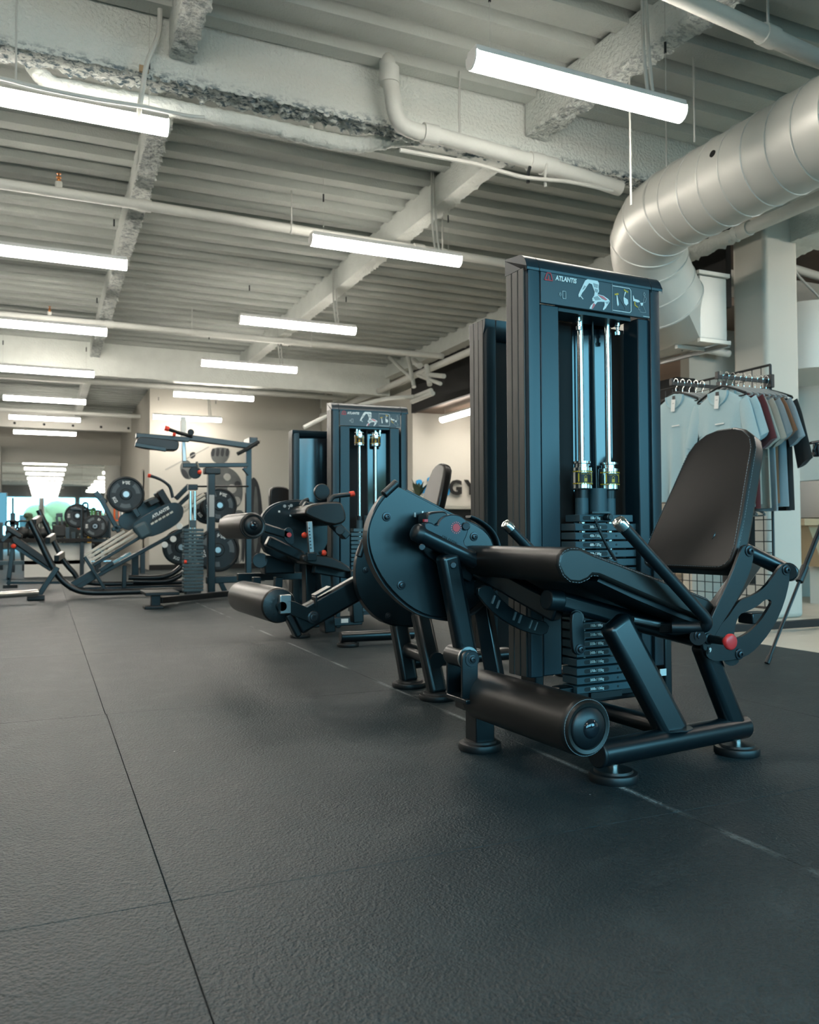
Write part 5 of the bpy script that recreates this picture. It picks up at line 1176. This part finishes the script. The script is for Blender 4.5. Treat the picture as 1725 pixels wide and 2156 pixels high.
# ------------------------------------------------------------------ mural on the wall: plain grey brush shapes
YM = 16.995
MU = thing('wall_mural', 'grey and black painted mural of loose brush shapes on the wall behind the machines', 'mural', A(470, 1200, YM))
mcols = [('mural_dark', (.03, .034, .038)), ('mural_mid', (.10, .11, .11)), ('mural_light', (.32, .32, .30))]
for n_, c_ in mcols: mat(n_, c_, .9, var=(5, .35))
def blob(m, pts, d): MB().prism(smooth_poly([A(x, y, YM) for x, y in pts], 2), (0, -.003-d*.002, 0)).done('brush_shape', m, MU)
blob('mural_mid', [(443, 942), (485, 942), (482, 965), (470, 978), (445, 972)], 0)
for k in range(4): blob('mural_dark', [(446+10*k, 944), (453+10*k, 944), (451+10*k, 962), (444+10*k, 960)], 1)
blob('mural_dark', [(398, 955), (410, 950), (413, 960), (402, 968)], 1)
blob('mural_mid', [(380, 975), (396, 966), (408, 985), (405, 1010), (388, 1008), (379, 992)], 0); blob('mural_dark', [(380, 985), (392, 990), (400, 1008), (386, 1006)], 1)
blob('mural_mid', [(450, 985), (475, 980), (500, 995), (512, 1020), (510, 1060), (490, 1075), (465, 1060), (450, 1020)], 0)
for x, y, r, m in ((478, 1005, 9, 'mural_light'), (488, 1030, 11, 'mural_light'), (470, 1040, 8, 'mural_dark'), (500, 1020, 8, 'mural_dark'), (498, 1055, 10, 'mural_light'), (478, 1060, 8, 'mural_dark')):
    blob(m, [(x-r, y), (x-r*.4, y-r), (x+r*.7, y-r*.8), (x+r, y+r*.3), (x, y+r)], 1)
blob('mural_dark', [(530, 1000), (545, 1015), (552, 1060), (556, 1130), (540, 1190), (528, 1190), (530, 1100), (526, 1040)], 0)
blob('mural_mid', [(536, 1020), (542, 1030), (546, 1120), (536, 1180), (533, 1100)], 1)
blob('mural_mid', [(480, 1080), (515, 1070), (520, 1120), (512, 1186), (488, 1186), (478, 1130)], 0)
for k in range(4): blob('mural_dark' if k % 2 else 'mural_light', [(487+8*k, 1120), (492+8*k, 1118), (494+7*k, 1183), (488+7*k, 1184)], 1)
b = MB(); b.bar(A(348, 989, YM-.004), A(440, 941, YM-.004), .004, .02); b.done('brush_line', 'mural_light', MU)
# ------------------------------------------------------------------ shirts on the grid rack
GX = 4.47
GR = thing('grid_rack', 'black wire grid rack on long feet, holding the hanging shirts before the column', 'clothes rack', (GX, 4.6, 0))
gy0, gy1, gz0, gz1 = 4.09, 5.20, .16, 1.80
b = MB()
for k in range(1, 14): b.tube([(GX, gy0+(gy1-gy0)*k/14, gz0), (GX, gy0+(gy1-gy0)*k/14, gz1)], .0035, 5)
for k in range(1, 22): b.tube([(GX, gy0, gz0+(gz1-gz0)*k/22), (GX, gy1, gz0+(gz1-gz0)*k/22)], .0035, 5)
b.done('wire_grid', 'wire_black', GR)
for p, q in (((gy0, gz0), (gy0, gz1)), ((gy1, gz0), (gy1, gz1)), ((gy0, gz1), (gy1, gz1)), ((gy0, gz0), (gy1, gz0))):
    MB().tube([(GX, p[0], p[1]), (GX, q[0], q[1])], .009, 8).done('grid_frame', 'wire_black', GR)
for y in (gy0+.02, gy1-.02):
    MB().box((GX+.02, y, .045), (1.1, .05, .05)).done('foot', 'wire_black', GR, bevel=.004)
    MB().box((GX, y, .11), (.035, .035, .12)).done('foot_post', 'wire_black', GR)
    for s in (-.5, .5): MB().cyl((GX+.02+s, y, 0), (GX+.02+s, y, .022), .018, 10).done('foot_glide', 'cable', GR)
ARMS = [(4.03, 1.685, 3.98), (4.50, 1.72, 4.00), (4.20, .90, 4.02)]
ARMS = [(gy0+.0, 1.685, 4.00), (4.52, 1.715, 4.00), (4.30, .93, 4.05)]
for y, z, x0 in ARMS:
    MB().bar((x0, y, z), (GX, y, z), .012, .026).done('face_out_arm', 'wire_black', GR, bevel=.002)
    MB().box((x0, y, z+.008), (.014, .03, .05)).done('arm_tip', 'wire_black', GR, bevel=.003)
    MB().box((GX-.015, y, z), (.03, .07, .09)).done('arm_bracket', 'wire_black', GR, bevel=.004)
def hanger(x, y, z, m, label, grp, w=.205):
    # hook over an arm at height z
    t = thing('clothes_hanger', label, 'hanger', (x, y, z-.14), grp)
    MB().tube(spline([(x, y+.012, z+.004), (x, y+.018, z+.024), (x, y, z+.036), (x, y-.020, z+.020), (x, y-.016, z-.012), (x, y, z-.035), (x, y, z-.065)], 4), .0022, 6).done('hook', 'chrome', t)
    MB().tube(spline([(x, y-w, z-.135), (x, y-w*.5, z-.092), (x, y, z-.062), (x, y+w*.5, z-.092), (x, y+w, z-.135)], 5), .0085, 8, flat=.9).done('shoulder_bar', m, t)
    MB().tube(spline([(x, y-w, z-.135), (x, y-w*.96, z-.148), (x, y, z-.150), (x, y+w*.96, z-.148), (x, y+w, z-.135)], 4), .005, 8).done('lower_bar', m, t)
    return t
def shirt(x, y, z, m, label, grp, L=.74, sl=.25, hw=.205, seed=1, tag=False, long=False, mprint=False):
    # hangs from an arm at height z, its front facing -X
    rnd = random.Random(seed); t = thing('shirt', label, 'shirt', (x, y, z-.09-L), grp)
    zt = z-.085; n = 44; rings = []
    hs = [(0, .060), (.012, .085), (.030, .125), (.050, .165), (.072, .195), (.10, .205), (.16, .198), (.24, .192), (.36, .192), (.5, .196), (.62, .200), (L-.012, .204), (L, .203)]
    ph = rnd.uniform(0, 6); k1, k2 = rnd.choice((3, 4)), rnd.choice((5, 6, 7))
    for h, w in hs:
        w = w*hw/.205; d = .009+.010*min(1, h/.10)+.004*h/L; f = .013*max(0, h-.12)/L*1.6; ring = []
        for i in range(n):
            a = 2*PI*i/n; ca, sa = math.cos(a), math.sin(a)
            sx = math.copysign(abs(ca)**.75, ca)*d; sy = math.copysign(abs(sa)**.8, sa)*w
            fold = f*(math.sin(k1*sy/w*2.2+ph)+.6*math.sin(k2*sy/w*2+ph*1.7+h*3))
            ring.append(V((x+sx+fold*(1.3 if abs(sa) < .98 else .4), y-sy, zt-h+.010*f*math.sin(a*3))))
        rings.append(ring)
    MB().loft(rings).done('body', m, t, ang=75)
    for s in (-1, 1):
        top = V((x, y+s*hw*.80, zt-.066)); Ls = .40 if long else sl+rnd.uniform(-.03, .05)
        rr = []; nn = 20
        for k, (u_, wd) in enumerate(((0, .060), (.25, .078), (.5, .082), (.75, .085), (.97, .088), (1.0, .087))):
            c = top+V((0, s*(.035+.085*u_), -.015-(Ls)*u_)); rg = []
            for i in range(nn):
                a = 2*PI*i/nn; fo = .010*u_*math.sin(3*a+ph)+.008*u_*math.sin(ph*3)
                rg.append(c+V((math.cos(a)*(.012+.006*u_)+fo*.6, s*math.sin(a)*wd*.62, math.sin(a)*wd*.35)))
            rr.append(rg)
        MB().loft(rr).done('sleeve', m, t, ang=75)
    # neckband
    ck = [V((x-.016-.004*math.sin(PI*i/14), y+.082*math.cos(PI*i/14), zt-.004-.085*math.sin(PI*i/14)**.8)) for i in range(15)]
    MB().tube(ck, .0075, 8, flat=1.3).done('neckband', m, t)
    MB().prism([V((x-.0195, p.y, p.z)) for p in ck]+[V((x-.0195, y, zt+.012))], (.004, 0, 0)).done('neck_lining', m, t) if tag else None
    if tag:
        MB().box((x-.022, y-.0, zt-.018), (.002, .028, .030)).done('neck_print', 'label_black', t)
        MB().box((x-.032, y-.004, zt-.072), (.002, .040, .085), w=V((0, .99, .1)), t=V((0, -.1, .99))).done('swing_tag', 'white_print', t, bevel=.001)
        MB().box((x-.032, y-.006, zt-.058), (.0035, .018, .004)).done('tag_print', 'grey_print', t)
        MB().box((x-.0265, y-.02, zt-.215), (.002, .075, .008)).done('chest_print', 'white_print', t)
    return t
g1 = 'shirts on the nearer arm of the rack'
S1 = [('shirt_blue', 'pale blue tagged shirt at the front of the nearer rack arm', 1), ('shirt_blue', 'pale blue shirt second on the nearer arm, behind the tagged one', 0), ('shirt_maroon', 'dark maroon shirt on the nearer rack arm', 0), ('shirt_cream', 'cream shirt just behind the maroon one', 0), ('shirt_cream', 'second cream shirt, next to the grey shirts', 0), ('shirt_grey', 'blue grey shirt in front of the rust brown one', 0), ('shirt_rust', 'rust brown shirt between the grey shirts', 0), ('shirt_grey', 'grey shirt next to the black long sleeved one', 0), ('shirt_black', 'black long sleeved shirt at the back of the nearer rack arm', 2)]
ya, za_ = ARMS[0][0], ARMS[0][1]
for k, (m_, l_, tg) in enumerate(S1):
    x = 4.03+.050*k
    hanger(x, ya, za_, 'rubber' if k in (0, 8) else 'hanger_grey', 'hanger of the '+l_, 'hangers under the shirts of the nearer arm')
    shirt(x, ya+random.uniform(-.012, .012), za_-random.uniform(0, .015), m_, l_, g1, seed=k+3, tag=tg == 1, long=tg == 2, L=.74+.02*(k % 3), hw=.20+.006*(k % 3))
S2 = [('shirt_blue', 'pale blue tagged shirt at the front of the farther rack arm', 1), ('shirt_blue', 'pale blue shirt second on the farther arm', 0), ('shirt_grey', 'grey shirt on the farther rack arm', 0), ('shirt_rust', 'rust brown shirt on the farther rack arm', 0), ('shirt_black', 'black shirt at the back of the farther rack arm', 0)]
yb_, zb_ = ARMS[1][0], ARMS[1][1]
for k, (m_, l_, tg) in enumerate(S2):
    x = 4.04+.06*k
    hanger(x, yb_, zb_, 'rubber' if k == 0 else 'hanger_grey', 'hanger of the '+l_, 'hangers under the shirts of the farther arm')
    shirt(x, yb_, zb_, m_, l_, 'shirts on the farther arm of the rack', seed=k+23, tag=tg == 1)
names = ['first', 'second', 'third', 'fourth', 'fifth']
for k in range(5): hanger(4.08+.07*k, ARMS[2][0]-.04, ARMS[2][1], 'hanger_grey', 'empty grey hanger on the low arm, %s from its tip' % names[k], 'empty hangers on the low arm', .20)
t = thing('trousers', 'black folded trousers hanging on the low arm under the grey hangers', 'trousers', (4.40, 4.35, .3))
MB().loft([[V((4.40+.03*math.cos(2*PI*i/16), 4.33+.15*math.sin(2*PI*i/16), z)) for i in range(16)] for z in (.80, .76, .5, .32)]).done('trouser_leg', 'shirt_black', t, ang=60)
# ------------------------------------------------------------------ reception
t = thing('reception_counter', 'dark reception counter with a pale top under the wall sign', 'counter', (6.9, 10.6, 0))
cz = A(970, 1066, 10.4).z
MB().box((6.6, 10.6, cz-.02), (4.1, .6, .045)).done('counter_top', 'light_wood', t, bevel=.004)
MB().box((6.6, 10.65, (cz-.045)/2), (4.0, .5, cz-.045)).done('counter_front', 'fascia_black', t, bevel=.004)
YS = 12.595
SG = thing('wall_sign', 'black raised sign letters with a blue emblem on the cream wall above the counter', 'sign', A(960, 1045, YS))
for ch, px in (('G', 959), ('Y', 991), ('M', 1026)):
    text(ch, A(px, 1028, YS-.03), (1, 0, 0), (0, 0, 1), .34, 'black_sign', SG, depth=.012, bold=.012)
def sgn(pts): MB().prism(smooth_poly([A(x, y, YS) for x, y in pts], 1), (0, -.025, 0)).done('emblem', 'blue_sign', SG)
sgn([(875, 1012), (884, 1009), (889, 1014), (886, 1021), (877, 1021)]); sgn([(874, 1024), (884, 1022), (890, 1027), (900, 1020), (904, 1030), (895, 1040), (882, 1036)]); sgn([(898, 1008), (906, 1003), (910, 1012), (903, 1018)])
sgn([(926, 1016), (938, 1012), (947, 1018), (947, 1040), (936, 1046), (924, 1042)])
def palm(name, label, c, n, L, seed):
    rnd = random.Random(seed); t = thing(name, label, 'plant', c)
    MB().lathe(c, (0, 0, 1), [(0, .07), (.12, .095), (.125, .085), (.11, .07)], 18).done('pot', 'white_paint', t)
    base = V(c)+V((0, 0, .12)); first = None
    for k in range(n):
        a = rnd.uniform(0, 2*PI); lean = rnd.uniform(.2, .9); d = V((math.cos(a)*lean, math.sin(a)*lean, 1)).normalized(); l = L*rnd.uniform(.7, 1.1)
        sd = d.cross(V((0, 0, 1))).normalized(); rows = []
        for i in range(6):
            u_ = i/5; p = base+d*l*u_+V((0, 0, -.28*l*u_*u_)); w = .035*math.sin(PI*min(.98, u_*.85+.12)); rows.append([p-sd*w, p+V((0, 0, .004)), p+sd*w])
        MB().loft(rows, cap=False, closed=False).done('leaf', 'leaf', t)
c = A(884, 1055, 10.5); palm('potted_palm', 'green potted palm on the counter beside the second tower', (c.x, 10.55, cz), 16, .36, 4)
palm('potted_fern', 'small green plant on the counter under the last sign letter', (A(1010, 1050, 10.6).x, 10.5, cz), 10, .15, 9)
t = thing('reception_desk', 'pale wooden desk with a tapered base at the right edge behind the tripod', 'desk', (6.75, 5.45, 0))
dz_ = A(1690, 1092, 5.2).z
MB().box((6.75, 5.45, dz_-.03), (1.5, .6, .06)).done('desk_top', 'desk_wood', t, bevel=.004)
MB().loft([[V((6.40, 5.30, 0.36)), V((7.2, 5.30, .36)), V((7.2, 5.65, .36)), V((6.40, 5.65, .36))], [V((6.16, 5.25, dz_-.06)), V((7.4, 5.25, dz_-.06)), V((7.4, 5.7, dz_-.06)), V((6.16, 5.7, dz_-.06))]]).done('desk_base', 'desk_wood', t, bevel=.004)
MB().box((6.9, 5.6, .18), (.5, .12, .36)).done('desk_leg', 'white_paint', t)
MB().box((6.42, 5.148, dz_-.03), (.14, .01, .024)).done('desk_handle', 'steel', t)
t = thing('steel_oven', 'brushed steel countertop oven with dark door on the desk', 'oven', (6.85, 5.5, dz_))
MB().box((6.85, 5.5, dz_+.19), (.62, .45, .36)).done('housing', 'steel', t, bevel=.012)
MB().box((6.90, 5.272, dz_+.18), (.44, .01, .26)).done('door', 'gloss_black', t, bevel=.004)
MB().box((6.85, 5.5, dz_+.005), (.5, .3, .012)).done('feet', 'rubber', t)
# tripod
f0 = G(1617, 1398); ap = A(1778, 985, 3.22)
TP = thing('camera_tripod', 'black camera tripod at the right edge, one leg slanting down to the mats', 'tripod', (ap.x, ap.y, 0))
f1 = V((ap.x+.28, ap.y-.36, 0)); f2 = V((ap.x+.30, ap.y+.38, 0))
for f_ in (f0, f1, f2):
    f_ = V((f_.x, f_.y, .012)); L = ap-f_
    MB().tube([f_, f_+L*.45], .0085, 10).done('leg', 'black_plastic', TP); MB().tube([f_+L*.40, ap], .014, 10).done('leg', 'black_plastic', TP)
    MB().tube([f_+L*.39, f_+L*.47], .021, 8).done('leg_clamp', 'black_plastic', TP, bevel=.003)
    MB().tube([f_-L.normalized()*.010, f_+L.normalized()*.03], .013, 10).done('rubber_foot', 'rubber', TP)
MB().tube([ap, ap+V((0, 0, .16))], .018, 12).done('centre_column', 'black_plastic', TP)
hd = ap+V((0, 0, .19))
MB().box(hd, (.08, .08, .07)).done('pan_head', 'black_plastic', TP, bevel=.008)
MB().tube([hd+V((-.03, 0, .0)), A(1716, 958, 3.22), A(1714, 948, 3.22)], .010, 8).done('clamp_arm', 'black_plastic', TP)
MB().box(A(1722, 948, 3.22), (.03, .04, .07)).done('phone_clamp', 'black_plastic', TP, bevel=.004)
MB().tube([A(1707, 933, 3.22), A(1728, 929, 3.22)], .008, 8).done('clamp_screw', 'black_plastic', TP)
MB().tube([A(1714, 948, 3.22), A(1720, 932, 3.22)], .008, 8).done('clamp_screw', 'black_plastic', TP)
MB().cyl(A(1712, 955, 3.22), A(1718, 955, 3.22), .010, 8).done('clamp_knob', 'black_plastic', TP)
MB().tube(spline([V((6.6, 5.28, .40)), V((6.62, 5.28, .30)), V((6.72, 5.30, .27)), V((6.9, 5.32, .35))], 5), .008, 6).done('power_cable', 'rubber', label='black cable drooping under the wooden desk', cat='cable')
